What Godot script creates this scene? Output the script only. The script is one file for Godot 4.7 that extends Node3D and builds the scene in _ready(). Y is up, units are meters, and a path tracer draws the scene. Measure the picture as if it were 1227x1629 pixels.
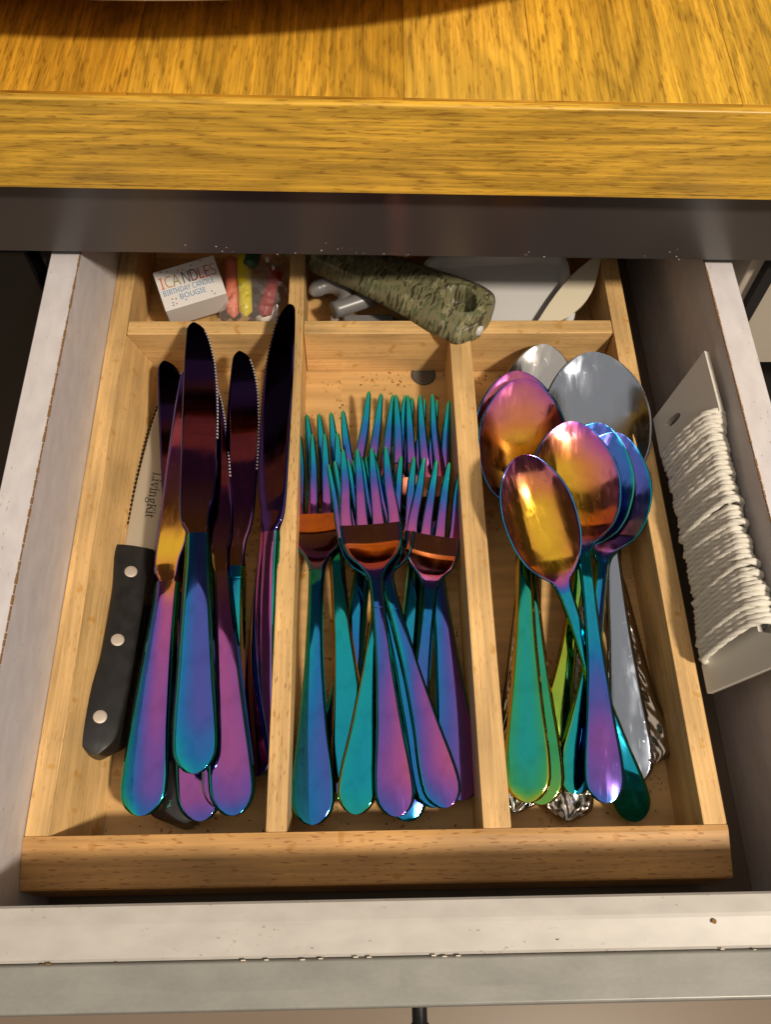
extends Node3D
# Lengths in the tables are centimetres; everything is built in metres.
const CM := 0.01
var rng := RandomNumberGenerator.new()
var used := {}
var mats := {}

# ---------------------------------------------------------------- naming
func numbered(called: String) -> String:
	if not used.has(called):
		used[called] = 0
		return called
	used[called] += 1
	return "%s_%03d" % [called, used[called]]

func tag(o: Node3D, label: String, category: String, group := "", kind := "") -> void:
	o.set_meta("label", label)
	o.set_meta("category", category)
	if group != "":
		o.set_meta("group", group)
	if kind != "":
		o.set_meta("kind", kind)

func thing(called: String, label: String, category: String, at := Vector3.ZERO, group := "") -> Node3D:
	var o := Node3D.new()
	o.name = numbered(called)
	add_child(o)
	o.position = at * CM
	tag(o, label, category, group)
	return o

func part(called: String, st: SurfaceTool, m: Material, parent: Node3D) -> MeshInstance3D:
	var mi := MeshInstance3D.new()
	mi.mesh = st.commit()
	mi.material_override = m
	mi.name = called if parent != self else numbered(called)
	parent.add_child(mi, true)
	if parent != self:
		var n := 1
		while String(mi.name).begins_with("@"):
			mi.name = "%s_%03d" % [called, n]
			n += 1
	return mi

# ---------------------------------------------------------------- mesh helpers
func begin() -> SurfaceTool:
	var st := SurfaceTool.new()
	st.begin(Mesh.PRIMITIVE_TRIANGLES)
	return st

func vert(st: SurfaceTool, p: Vector3, n: Vector3, uv: Vector2, c: Color) -> void:
	st.set_color(c)
	st.set_uv(uv)
	st.set_normal(n)
	st.add_vertex(p * CM)

func tri(st: SurfaceTool, p: Array, n: Array, uv: Array, c: Array) -> void:
	var g: Vector3 = (p[1] - p[0]).cross(p[2] - p[0])
	if g.length_squared() < 1e-14:
		return
	var order := [0, 1, 2]
	if g.dot(n[0] + n[1] + n[2]) > 0.0:
		order = [0, 2, 1]
	for k in order:
		vert(st, p[k], n[k], uv[k], c[k])

func quad(st: SurfaceTool, p: Array, n: Array, uv: Array, c: Array) -> void:
	tri(st, [p[0], p[1], p[2]], [n[0], n[1], n[2]], [uv[0], uv[1], uv[2]], [c[0], c[1], c[2]])
	tri(st, [p[0], p[2], p[3]], [n[0], n[2], n[3]], [uv[0], uv[2], uv[3]], [c[0], c[2], c[3]])

func flat_quad(st: SurfaceTool, a: Vector3, b: Vector3, c: Vector3, d: Vector3, out: Vector3, uvs := [], col := Color.WHITE) -> void:
	var n := (b - a).cross(d - a).normalized()
	if n.dot(out) < 0.0:
		n = -n
	if uvs.is_empty():
		uvs = [Vector2.ZERO, Vector2(1, 0), Vector2(1, 1), Vector2(0, 1)]
	quad(st, [a, b, c, d], [n, n, n, n], uvs, [col, col, col, col])

# box with rounded-looking chamfers; the grain runs along axis 0, 1 or 2
func box(st: SurfaceTool, lo: Vector3, hi: Vector3, b := 0.08, grain := 2, off := Vector2.ZERO, xf := Transform3D.IDENTITY, col := Color.WHITE, scl := 0.05, vs := 2.0) -> void:
	var V := {}
	for sx in [-1, 1]:
		for sy in [-1, 1]:
			for sz in [-1, 1]:
				var s := Vector3(sx, sy, sz)
				var corner := Vector3(hi.x if sx > 0 else lo.x, hi.y if sy > 0 else lo.y, hi.z if sz > 0 else lo.z)
				for ax in 3:
					var p := corner - s * b
					p[ax] = corner[ax]
					V[[sx, sy, sz, ax]] = p
	var uvf := func(p: Vector3, ax: int) -> Vector2:
		var along := p[grain]
		var o := [0, 1, 2]
		o.erase(grain)
		var across: float
		if ax == grain:
			along = p[o[0]] * 0.3
			across = p[o[1]]
		else:
			o.erase(ax)
			across = p[o[0]] + ax * 3.7
		return Vector2(along * scl, across * scl * vs) + off
	var emit := func(keys: Array) -> void:
		var p := []
		var n := []
		var u := []
		var ax0: int = keys[0][3]
		for k in keys:
			p.append(xf * V[k])
			var nn := Vector3.ZERO
			nn[k[3]] = k[k[3]]
			n.append((xf.basis * nn).normalized())
			u.append(uvf.call(V[k], ax0))
		if keys.size() == 4:
			quad(st, p, n, u, [col, col, col, col])
		else:
			tri(st, p, n, u, [col, col, col])
	for ax in 3:
		var o := [0, 1, 2]
		o.erase(ax)
		for s in [-1, 1]:
			var ks := []
			for q in [[-1, -1], [1, -1], [1, 1], [-1, 1]]:
				var c := [0, 0, 0, ax]
				c[ax] = s
				c[o[0]] = q[0]
				c[o[1]] = q[1]
				ks.append(c)
			emit.call(ks)
	for third in 3:
		var o := [0, 1, 2]
		o.erase(third)
		for sa in [-1, 1]:
			for sb in [-1, 1]:
				var ks := []
				for q in [[-1, o[0]], [1, o[0]], [1, o[1]], [-1, o[1]]]:
					var c := [0, 0, 0, q[1]]
					c[third] = q[0]
					c[o[0]] = sa
					c[o[1]] = sb
					ks.append(c)
				emit.call(ks)
	for sx in [-1, 1]:
		for sy in [-1, 1]:
			for sz in [-1, 1]:
				emit.call([[sx, sy, sz, 0], [sx, sy, sz, 1], [sx, sy, sz, 2]])

# polygon in (x, y) extruded along z with flat sides; skip lists side edges left open (bridges to holes)
func extrude(st: SurfaceTool, poly: PackedVector2Array, z0: float, z1: float, xf := Transform3D.IDENTITY, skip := [], scl := 0.05, bev := 0.0) -> void:
	var idx := Geometry2D.triangulate_polygon(poly)
	var inner := poly
	var nrm := PackedVector2Array()
	var area := 0.0
	for i in poly.size():
		area += poly[i].cross(poly[(i + 1) % poly.size()])
	var sg := 1.0 if area > 0 else -1.0
	for i in poly.size():
		var a := poly[(i + poly.size() - 1) % poly.size()]
		var c := poly[(i + 1) % poly.size()]
		var d1 := (poly[i] - a).normalized()
		var d2 := (c - poly[i]).normalized()
		var n := Vector2(d1.y + d2.y, -d1.x - d2.x).normalized() * sg
		nrm.append(n)
	if bev > 0.0:
		inner = PackedVector2Array()
		for i in poly.size():
			inner.append(poly[i] - nrm[i] * bev)
	var put := func(q: Vector2, z: float) -> Vector3:
		return xf * Vector3(q.x, q.y, z)
	var W := Color.WHITE
	for s in [0, 1]:
		var z := z1 if s == 1 else z0
		var n := (xf.basis * Vector3(0, 0, 1 if s == 1 else -1)).normalized()
		for k in range(0, idx.size(), 3):
			var p := []
			var u := []
			for j in 3:
				var q: Vector2 = inner[idx[k + j]]
				p.append(put.call(q, z))
				u.append(q * scl)
			tri(st, p, [n, n, n], u, [W, W, W])
		if bev > 0.0:
			var zi := z1 - bev if s == 1 else z0 + bev
			for i in poly.size():
				if i in skip:
					continue
				var j := (i + 1) % poly.size()
				var na := (xf.basis * Vector3(nrm[i].x, nrm[i].y, 0)).normalized()
				var nb := (xf.basis * Vector3(nrm[j].x, nrm[j].y, 0)).normalized()
				quad(st, [put.call(inner[i], z), put.call(inner[j], z), put.call(poly[j], zi), put.call(poly[i], zi)], [n, n, nb, na], [inner[i] * scl, inner[j] * scl, poly[j] * scl, poly[i] * scl], [W, W, W, W])
	for i in poly.size():
		if i in skip:
			continue
		var j := (i + 1) % poly.size()
		var d := (poly[j] - poly[i]).normalized()
		var out := xf.basis * (Vector3(d.y, -d.x, 0) * sg)
		var u := [Vector2(poly[i].x + poly[i].y, z0) * scl, Vector2(poly[j].x + poly[j].y, z0) * scl, Vector2(poly[j].x + poly[j].y, z1) * scl, Vector2(poly[i].x + poly[i].y, z1) * scl]
		flat_quad(st, put.call(poly[i], z0 + bev), put.call(poly[j], z0 + bev), put.call(poly[j], z1 - bev), put.call(poly[i], z1 - bev), out, u)

# surface of revolution about y: profile of (radius, y)
func lathe(st: SurfaceTool, prof: Array, seg := 32, xf := Transform3D.IDENTITY, sx := 1.0, sz := 1.0) -> void:
	var W := Color.WHITE
	var nn := []
	for i in prof.size():
		var a: Vector2 = prof[maxi(i - 1, 0)]
		var b: Vector2 = prof[mini(i + 1, prof.size() - 1)]
		var d := (b - a).normalized()
		nn.append(Vector2(d.y, -d.x))
	for i in prof.size() - 1:
		for k in seg:
			var p := []
			var n := []
			var u := []
			for q in [[i, k], [i, k + 1], [i + 1, k + 1], [i + 1, k]]:
				var ang: float = TAU * q[1] / seg
				var pr: Vector2 = prof[q[0]]
				var nv: Vector2 = nn[q[0]]
				p.append(xf * Vector3(pr.x * cos(ang) * sx, pr.y, pr.x * sin(ang) * sz))
				n.append((xf.basis * Vector3(nv.x * cos(ang), nv.y, nv.x * sin(ang))).normalized())
				u.append(Vector2(float(q[1]) / seg, pr.y * 0.1))
			quad(st, p, n, u, [W, W, W, W])

func ball_profile(r: float, h: float, y0: float, n := 6) -> Array:
	var out := []
	for i in n + 1:
		var a := PI / 2 * i / n
		out.append(Vector2(maxf(r * cos(a), 0.001), y0 + h * sin(a)))
	return out

# tube along points; lobes > 0 twists strands round it
func tube(st: SurfaceTool, pts: Array, r: float, sides := 8, closed := false, lobes := 0, pitch := 1.0, col := Color.WHITE, taper := []) -> void:
	var n := pts.size()
	var rings := []
	var run := 0.0
	var ref := Vector3(0.13, 0.2, 0.97)
	for i in n:
		var a: Vector3 = pts[(i - 1 + n) % n] if closed else pts[maxi(i - 1, 0)]
		var b: Vector3 = pts[(i + 1) % n] if closed else pts[mini(i + 1, n - 1)]
		var t := (b - a).normalized()
		var x := ref.cross(t).normalized()
		if x.length() < 0.5:
			x = Vector3.RIGHT
		ref = t.cross(x).normalized()
		if not closed:
			pass
		if i > 0:
			run += pts[i].distance_to(pts[i - 1])
		var ring := []
		for k in sides:
			var ang := TAU * k / sides
			var rr := r
			if taper.size() == n:
				rr = r * taper[i]
			if lobes > 0:
				rr *= 0.70 + 0.40 * absf(cos(lobes * 0.5 * (ang - run * TAU / pitch / lobes * 1.0)))
			ring.append(pts[i] + (x * cos(ang) + ref * sin(ang)) * rr)
		rings.append(ring)
	grid(st, rings, closed, true, col, pts)

# closed rings -> smooth surface; centres give the outward side
func grid(st: SurfaceTool, rings: Array, wrap_i: bool, wrap_j: bool, col: Color, centres: Array) -> void:
	var ni := rings.size()
	var nj: int = rings[0].size()
	var N := []
	for i in ni:
		var row := []
		for j in nj:
			var ia := (i - 1 + ni) % ni if wrap_i else maxi(i - 1, 0)
			var ib := (i + 1) % ni if wrap_i else mini(i + 1, ni - 1)
			var ja := (j - 1 + nj) % nj if wrap_j else maxi(j - 1, 0)
			var jb := (j + 1) % nj if wrap_j else mini(j + 1, nj - 1)
			var g: Vector3 = (rings[ib][j] - rings[ia][j]).cross(rings[i][jb] - rings[i][ja])
			g = g.normalized()
			if g.dot(rings[i][j] - centres[i]) < 0.0:
				g = -g
			row.append(g)
		N.append(row)
	var mi := ni if wrap_i else ni - 1
	var mj := nj if wrap_j else nj - 1
	for i in mi:
		for j in mj:
			var i2 := (i + 1) % ni
			var j2 := (j + 1) % nj
			quad(st, [rings[i][j], rings[i2][j], rings[i2][j2], rings[i][j2]], [N[i][j], N[i2][j], N[i2][j2], N[i][j2]], [Vector2(i * 0.1, j * 0.1), Vector2(i * 0.1 + 0.1, j * 0.1), Vector2(i * 0.1 + 0.1, j * 0.1 + 0.1), Vector2(i * 0.1, j * 0.1 + 0.1)], [col, col, col, col])

# ---------------------------------------------------------------- lofted cutlery
# a key row is [s, x_left, x_right, y, thickness, sag]; s runs from the handle end to the tip
func hermite(keys: Array, s: float) -> Array:
	var n := keys.size()
	if s <= keys[0][0]:
		return keys[0]
	if s >= keys[n - 1][0]:
		return keys[n - 1]
	var i := 0
	while s > keys[i + 1][0]:
		i += 1
	var h: float = keys[i + 1][0] - keys[i][0]
	var t: float = (s - keys[i][0]) / h
	var out := [s]
	for c in range(1, 6):
		var a: float = keys[i][c]
		var b: float = keys[i + 1][c]
		var d := (b - a) / h
		var da: float = d
		var db: float = d
		if i > 0:
			var e: float = (a - keys[i - 1][c]) / (keys[i][0] - keys[i - 1][0])
			da = 0.0 if e * d <= 0 else 2.0 * e * d / (e + d)
		if i < n - 2:
			var e: float = (keys[i + 2][c] - b) / (keys[i + 2][0] - keys[i + 1][0])
			db = 0.0 if e * d <= 0 else 2.0 * e * d / (e + d)
		var t2 := t * t
		var t3 := t2 * t
		out.append((2 * t3 - 3 * t2 + 1) * a + (t3 - 2 * t2 + t) * h * da + (-2 * t3 + 3 * t2) * b + (t3 - t2) * h * db)
	return out

func lin(rows: Array, s: float) -> float:
	if s <= rows[0][0]:
		return rows[0][1]
	for i in rows.size() - 1:
		if s <= rows[i + 1][0]:
			var t: float = smoothstep(0.0, 1.0, (s - rows[i][0]) / (rows[i + 1][0] - rows[i][0]))
			return lerpf(rows[i][1], rows[i + 1][1], t)
	return rows[-1][1]

const PAL := [[0.0, 0.90, 0.72, 0.20], [0.11, 0.66, 0.76, 0.24], [0.22, 0.24, 0.68, 0.42], [0.36, 0.10, 0.68, 0.74], [0.48, 0.14, 0.50, 0.80], [0.58, 0.32, 0.38, 0.76], [0.68, 0.54, 0.34, 0.72], [0.78, 0.74, 0.36, 0.64], [0.87, 0.86, 0.48, 0.50], [0.94, 0.90, 0.55, 0.28], [1.0, 0.98, 0.76, 0.20]]

func pal(t: float) -> Color:
	t = clampf(t, 0.0, 1.0)
	for i in PAL.size() - 1:
		if t <= PAL[i + 1][0]:
			var k: float = (t - PAL[i][0]) / (PAL[i + 1][0] - PAL[i][0])
			return Color(lerpf(PAL[i][1], PAL[i + 1][1], k), lerpf(PAL[i][2], PAL[i + 1][2], k), lerpf(PAL[i][3], PAL[i + 1][3], k)).lerp(Color(0.5, 0.5, 0.5), 0.10).srgb_to_linear()
	return Color.WHITE

# o: nu, n, round0, round1 (lengths over which an end closes), cap0, cap1, tones, tu, tq, rim, bump (Callable), xscale
func loft(st: SurfaceTool, keys: Array, s0: float, s1: float, o := {}) -> void:
	var n: int = o.get("n", 30)
	var nu: int = o.get("nu", 8)
	var r0: float = o.get("round0", 0.0)
	var r1: float = o.get("round1", 0.0)
	var xs: float = o.get("xs", 1.0)
	var first: float = keys[0][0]
	var last: float = keys[-1][0]
	var us := [-1.0, -0.97, -0.91, -0.86]
	for k in range(1, nu):
		us.append(lerpf(-0.86, 0.86, float(k) / nu))
	us.append_array([0.86, 0.91, 0.97, 1.0])
	var tones: Array = o.get("tones", [])
	var bump = o.get("bump")
	var crease: float = o.get("crease", 0.0)
	var bevel: float = o.get("bevel", 0.14)
	var ring := func(s: float) -> Array:
		var k := hermite(keys, s)
		var f := 1.0
		if r0 > 0.0 and s < first + r0:
			f = sqrt(maxf(0.0, 1.0 - pow((first + r0 - s) / r0, 2.0)))
		if r1 > 0.0 and s > last - r1:
			f = sqrt(maxf(0.0, 1.0 - pow((s - last + r1) / r1, 2.0)))
		f = maxf(f, 0.03)
		var mid: float = (k[1] + k[2]) * 0.5 * xs
		var hw: float = (k[2] - k[1]) * 0.5 * f * xs
		var th: float = k[4]
		var out := []
		for u in us:
			var ed := maxf(0.0, (absf(u) - 0.86) / 0.14)
			var y: float = k[3] + k[5] * u * u * f * f - crease * absf(u) * hw - bevel * th * ed * ed
			if bump != null:
				y += bump.call(s, u)
			out.append(Vector3(mid + hw * u, y, -s))
		var e: float = minf(th * 0.4, hw * 0.5)
		var yr: float = k[3] + k[5] * f * f - crease * hw - th * 0.5
		out.append(Vector3(mid + hw + e, yr, -s))
		for q in range(us.size() - 1, -1, -1):
			var u: float = us[q]
			out.append(Vector3(mid + hw * u, k[3] + k[5] * u * u * f * f - crease * absf(u) * hw - th, -s))
		out.append(Vector3(mid - hw - e, yr, -s))
		return out
	var S := []
	for i in n + 1:
		var t := float(i) / n
		S.append(lerpf(s0, s1, lerpf(t, 0.5 - 0.5 * cos(PI * t), o.get("ease", 0.75))))
	if r0 > 0.0 and s0 <= first:
		S.insert(1, lerpf(S[0], S[1], 0.12))
		S.insert(2, lerpf(S[0], S[2], 0.45))
	if r1 > 0.0 and s1 >= last:
		S.insert(S.size() - 1, lerpf(S[-1], S[-2], 0.45))
		S.insert(S.size() - 1, lerpf(S[-1], S[-2], 0.25))
	var R := []
	var N := []
	var C := []
	var m := us.size()
	for s in S:
		var a: Array = ring.call(s)
		var lo: Array = ring.call(maxf(s - 0.03, first))
		var hi: Array = ring.call(minf(s + 0.03, last))
		var nj := a.size()
		var cen := Vector3.ZERO
		for p in a:
			cen += p
		cen /= nj
		var nr := []
		var cr := []
		for j in nj:
			var ds: Vector3 = hi[j] - lo[j]
			var dl: Vector3 = a[(j + 1) % nj] - a[(j - 1 + nj) % nj]
			var g := dl.cross(ds).normalized()
			nr.append(g)
			var u: float = us[j] if j < m else (1.0 if j == m else (us[2 * m - j] if j <= 2 * m else -1.0))
			var c := Color.WHITE
			if not tones.is_empty():
				var tn: float = lin(tones, s) + o.get("tu", 0.0) * u + o.get("tq", 0.0) * u * u
				var re := smoothstep(o.get("rimw", 0.89), 0.985, absf(u))
				if re > 0.0:
					tn = lerpf(tn, o.get("rim", 0.3), re)
				c = pal(tn)
				if o.has("dark"):  # darkens the coating colour to stand for a dark reflection
					var dark_mirror := lin(o.dark, s)
					c = Color(c.r * dark_mirror, c.g * dark_mirror, c.b * dark_mirror)
			cr.append(c)
		R.append(a)
		N.append(nr)
		C.append(cr)
	# which way is out: at the middle of the top side it must be up
	var sgn := 1.0 if N[S.size() / 2][m / 2].y > 0.0 else -1.0
	for i in S.size() - 1:
		for j in R[0].size():
			var j2: int = (j + 1) % R[0].size()
			var p := [R[i][j], R[i + 1][j], R[i + 1][j2], R[i][j2]]
			var nn := [N[i][j] * sgn, N[i + 1][j] * sgn, N[i + 1][j2] * sgn, N[i][j2] * sgn]
			var u := [Vector2(p[0].x, p[0].z) * 0.1, Vector2(p[1].x, p[1].z) * 0.1, Vector2(p[2].x, p[2].z) * 0.1, Vector2(p[3].x, p[3].z) * 0.1]
			quad(st, p, nn, u, [C[i][j], C[i + 1][j], C[i + 1][j2], C[i][j2]])
	for e in [0, 1]:
		if not o.get("cap%d" % e, true):
			continue
		var i := 0 if e == 0 else S.size() - 1
		var nrm := Vector3(0, 0, 1 if e == 0 else -1)
		for j in range(0, m - 1):
			# strips between the top and the bottom
			var a: Vector3 = R[i][j]
			var b: Vector3 = R[i][j + 1]
			var c: Vector3 = R[i][2 * m - 1 - j]
			var d: Vector3 = R[i][2 * m - j]
			quad(st, [a, b, c, d], [nrm, nrm, nrm, nrm], [Vector2.ZERO, Vector2.ZERO, Vector2.ZERO, Vector2.ZERO], [C[i][j], C[i][j + 1], C[i][j + 1], C[i][j]])

# puts a node so that its handle end is at a and its tip at b, turned about its length by roll degrees
func lay(o: Node3D, a: Vector3, b: Vector3, length: float, roll := 0.0) -> void:
	var d := (b - a).normalized()
	var right := d.cross(Vector3.UP).normalized().rotated(d, deg_to_rad(roll))
	var up := right.cross(d)
	var k := a.distance_to(b) / length
	o.transform = Transform3D(Basis(right * k, up * k, -d * k), a * CM)

func fork(label: String, a: Vector3, b: Vector3, o: Dictionary) -> void:
	var t := thing("fork", label, "fork", Vector3.ZERO, "rainbow forks in the middle compartment")
	var handle := [[0, -.82, .82, .0, .16, -.04], [1.2, -.88, .88, .16, .18, -.05], [4, -.60, .60, .42, .2, -.05], [7.5, -.33, .33, .52, .24, -.04], [10.5, -.26, .26, .38, .28, -.02], [11.6, -.3, .3, .18, .28, 0.0], [12.3, -.48, .48, .02, .24, .02], [13.1, -1.0, 1.0, -.25, .18, .12], [13.9, -1.2, 1.2, -.46, .17, .15], [14.9, -1.24, 1.24, -.55, .17, .13]]
	var ws: float = o.get("w", 1.0)
	var base := {"tones": o.tones, "tu": o.get("tu", 0.0), "tq": o.get("tq", 0.0), "rim": o.get("rim", 0.32), "crease": o.get("crease", 0.0)}
	var h := base.duplicate()
	h.merge({"round0": 1.0, "n": 26, "cap1": false}, true)
	var st := begin()
	loft(st, handle, 0, 11.6, h)
	part("handle", st, mats.rainbow, t)
	var hd := base.duplicate()
	hd.merge({"n": 20, "cap0": false, "tones": o.head, "tu": 0.0, "tq": -.05, "xs": ws, "rim": .42, "crease": 0.0}, true)
	handle[5][1] /= ws
	handle[5][2] /= ws
	st = begin()
	loft(st, handle, 11.6, 14.9, hd)
	part("head", st, mats.rainbow, t)
	for k in 4:
		var c: float = (k - 1.5)
		var x0 := c * .66
		var x1 := c * .60
		var yk := -.55 + .13 * pow(c / 1.9, 2.0)
		var keys := [[14.9, x0 - .24, x0 + .24, yk, .17, -.01], [15.6, x0 - .205, x0 + .205, yk + .03, .17, -.015], [17.2, x1 - .16, x1 + .16, yk + .34, .16, -.015], [18.6, x1 * 1.0 - .095, x1 * 1.0 + .095, yk + .76, .13, -.01], [19.0, x1 - .065, x1 + .065, yk + .9, .11, -.01]]
		st = begin()
		loft(st, keys, 14.9, 19.0, {"n": 14, "nu": 4, "round1": .16, "tones": o.get("tine", [[14.9, .80], [16.0, .71], [17.2, .52], [18.0, .38], [18.6, .34], [18.9, .24]]), "tq": -.05, "rim": .36, "xs": ws, "cap0": true})
		part("tine", st, mats.rainbow, t)
	lay(t, a, b, 19.0, o.get("roll", 0.0))

func spoon(label: String, a: Vector3, b: Vector3, o: Dictionary) -> Node3D:
	var t := thing("spoon", label, "spoon", Vector3.ZERO, o.get("group", "rainbow spoons in the right compartment"))
	var keys := [[0, -.84, .84, .0, .16, -.04], [1.2, -.9, .9, .16, .18, -.05], [4, -.63, .63, .42, .2, -.05], [7.5, -.35, .35, .55, .24, -.04], [10.8, -.26, .26, .42, .28, -.02], [12.2, -.3, .3, .22, .28, 0.0], [12.8, -.46, .46, .1, .24, .04], [13.4, -1.05, 1.05, -.1, .16, .2], [14.2, -1.68, 1.68, -.42, .14, .5], [15.4, -2.06, 2.06, -.66, .13, .74], [16.6, -2.16, 2.16, -.72, .13, .80], [17.8, -2.16, 2.16, -.62, .13, .76], [19, -2.12, 2.12, -.30, .13, .56], [20, -2.1, 2.1, .2, .13, .3]]
	var ws: float = o.get("w", 1.0)
	var m: Material = o.get("mat", mats.rainbow)
	var base := {"tones": o.get("tones", []), "tu": o.get("tu", 0.0), "tq": o.get("tq", 0.0), "rim": o.get("rim", 0.12), "crease": o.get("crease", 0.0)}
	if o.has("bump"):
		base.bump = o.bump
	var h := base.duplicate()
	h.merge({"round0": 1.0, "n": o.get("n", 26), "nu": o.get("nu", 8), "cap1": false}, true)
	if o.has("hkeys"):
		keys = o.hkeys + keys.slice(5)
	var st := begin()
	loft(st, keys, 0, 12.2, h)
	part("handle", st, m, t)
	var bd := base.duplicate()
	bd.erase("bump")
	bd.merge({"n": 40, "nu": 20, "cap0": false, "round1": 3.5, "tones": o.get("bowl", []), "tu": o.get("btu", 0.0), "tq": o.get("btq", -.10), "xs": ws, "rim": o.get("brim", .4), "crease": 0.0, "rimw": .955}, true)
	keys[5][1] /= ws
	keys[5][2] /= ws
	st = begin()
	loft(st, keys, 12.2, 20, bd)
	part("bowl", st, mats.rainbow_soft if m == mats.rainbow else m, t)
	lay(t, a, b, 20.0, o.get("roll", 0.0))
	return t

func table_knife(label: String, a: Vector3, b: Vector3, o: Dictionary) -> void:
	var t := thing("table_knife", label, "knife", Vector3.ZERO, "rainbow table knives in the left compartment")
	var f: float = o.get("flip", 1.0)
	var raw := [[0, -.78, .78, .0, .2, -.04], [1.3, -.85, .85, .12, .24, -.05], [4, -.71, .71, .3, .32, -.06], [7.5, -.52, .52, .36, .42, -.06], [9.8, -.42, .42, .32, .44, -.05], [10.6, -.42, .40, .28, .34, -.03], [11.1, -.70, .42, .24, .16, -.01], [11.7, -.80, .46, .22, .13, 0.0], [12.6, -.82, .68, .22, .13, 0.0], [14, -.82, .80, .22, .13, 0.0], [17, -.82, .82, .22, .13, 0.0], [19.5, -.80, .70, .22, .12, 0.0], [21.2, -.76, .40, .22, .11, 0.0], [22.1, -.71, .08, .22, .1, 0.0], [22.5, -.62, -.2, .22, .1, 0.0]]
	var keys := []
	for r in raw:
		keys.append(r if f > 0 else [r[0], -r[2], -r[1], r[3], r[4], r[5]])
	var base := {"tones": o.tones, "tu": o.get("tu", 0.0), "tq": o.get("tq", 0.0), "rim": o.get("rim", 0.3), "crease": o.get("crease", 0.0), "xs": o.get("xs", 1.0)}
	var h := base.duplicate()
	h.merge({"round0": 1.0, "n": 28, "cap1": false}, true)
	var st := begin()
	loft(st, keys, 0, 10.6, h)
	part("handle", st, mats.rainbow, t)
	st = begin()
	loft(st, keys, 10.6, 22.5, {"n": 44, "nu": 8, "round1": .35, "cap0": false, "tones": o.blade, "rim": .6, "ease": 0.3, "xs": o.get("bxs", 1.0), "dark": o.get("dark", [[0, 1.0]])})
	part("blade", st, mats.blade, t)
	st = begin()
	var sv := 15.6
	while sv < 22.0:
		var k := hermite(keys, sv)
		var k2 := hermite(keys, sv + .1)
		var xe: float = (k[2] if f > 0 else k[1])
		var xe2: float = (k2[2] if f > 0 else k2[1])
		var y: float = k[3] - k[4] * .5
		var p := Vector3(xe + .03 * f, y, -sv)
		var q := Vector3(xe2 + .03 * f, y, -sv - .1)
		var dir := (q - p).normalized()
		var side := Vector3(dir.z, 0, -dir.x) * -f
		var bs := Basis(side, Vector3.UP, -dir)
		box(st, Vector3(-.05, -.05, -.05), Vector3(.035, .06, .05), .012, 2, Vector2.ZERO, Transform3D(bs, p))
		sv += .185
	part("serrated_edge", st, mats.serration if o.get("bright", true) else mats.serration_dark, t)
	lay(t, a, b, 22.5, o.get("roll", 0.0))

func steak_knife(label: String, a: Vector3, b: Vector3, o: Dictionary) -> void:
	var t := thing("steak_knife", label, "knife", Vector3.ZERO, "black handled steak knives")
	var keys := [[0, -.7, .5, .0, 1.3, -.12], [.7, -1.15, .78, .1, 1.45, -.14], [1.6, -1.1, .85, .14, 1.5, -.15], [4.5, -.72, .92, .12, 1.5, -.15], [7.5, -.78, .9, .08, 1.45, -.15], [9.0, -.98, .9, .06, 1.4, -.14], [9.6, -1.12, .9, .05, 1.36, -.14], [10.1, -1.05, .9, .03, 1.3, -.14]]
	var st := begin()
	loft(st, keys, 0, 10.1, {"n": 54, "nu": 14, "round0": 1.0, "cap1": true, "bevel": .2})
	part("handle", st, mats.black_plastic, t)
	for s in [1.6, 5.2, 8.7]:
		var k := hermite(keys, s)
		st = begin()
		var xf := Transform3D(Basis.IDENTITY, Vector3(-.1 + (.06 if s > 3 else -.05), k[3] - .06, -s))
		lathe(st, [Vector2(.3, -.1), Vector2(.3, .05), Vector2(.28, .075), Vector2(.15, .085), Vector2(.001, .087)], 24, xf)
		part("rivet", st, mats.rivet, t)
	var bl := [[10.0, -.5, .86, -.5, .15, 0.0], [10.6, -.62, .88, -.5, .15, 0.0], [13, -.62, .84, -.5, .14, 0.0], [17, -.48, .78, -.5, .13, 0.0], [20, -.1, .66, -.5, .12, 0.0], [21.5, .4, .56, -.5, .1, 0.0]]
	st = begin()
	loft(st, bl, 10.0, 21.5, {"n": 30, "nu": 6, "ease": 0.0})
	part("blade", st, mats.steel_blade, t)
	st = begin()
	var sv := 11.6
	while sv < 20.6:
		var k := hermite(bl, sv)
		var p := Vector3(k[1] - .02, -.575, -sv)
		lathe(st, [Vector2(.001, -.06), Vector2(.11, -.05), Vector2(.11, .05), Vector2(.001, .06)], 8, Transform3D(Basis.IDENTITY, p))
		sv += .26
	part("serrated_edge", st, mats.tooth, t)
	if o.has("text"):
		var tm := TextMesh.new()
		tm.text = o.text
		tm.font = font("Droid Serif")
		tm.font_size = 24
		tm.pixel_size = 0.00026
		tm.depth = 0.0001
		var mi := MeshInstance3D.new()
		mi.mesh = tm
		mi.material_override = mats.etch
		mi.name = "lettering"
		t.add_child(mi, true)
		mi.transform = Transform3D(Basis(Vector3(0, 0, 1), Vector3(1, 0, 0), Vector3(0, 1, 0)), Vector3(.30, -.494, -13.4) * CM)
	lay(t, a, b, 21.5, o.get("roll", 0.0))

func font(called: String) -> SystemFont:
	var f := SystemFont.new()
	f.font_names = PackedStringArray([called])
	return f

# ---------------------------------------------------------------- materials
func img_tex(w: int, h: int, f: Callable) -> ImageTexture:
	var im := Image.create(w, h, false, Image.FORMAT_RGB8)
	for y in h:
		for x in w:
			im.set_pixel(x, y, f.call(float(x), float(y)))
	return ImageTexture.create_from_image(im)

func noise(sd: int, freq: float, oct := 3) -> FastNoiseLite:
	var n := FastNoiseLite.new()
	n.seed = sd
	n.frequency = freq
	n.fractal_octaves = oct
	n.noise_type = FastNoiseLite.TYPE_SIMPLEX_SMOOTH
	return n

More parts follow.
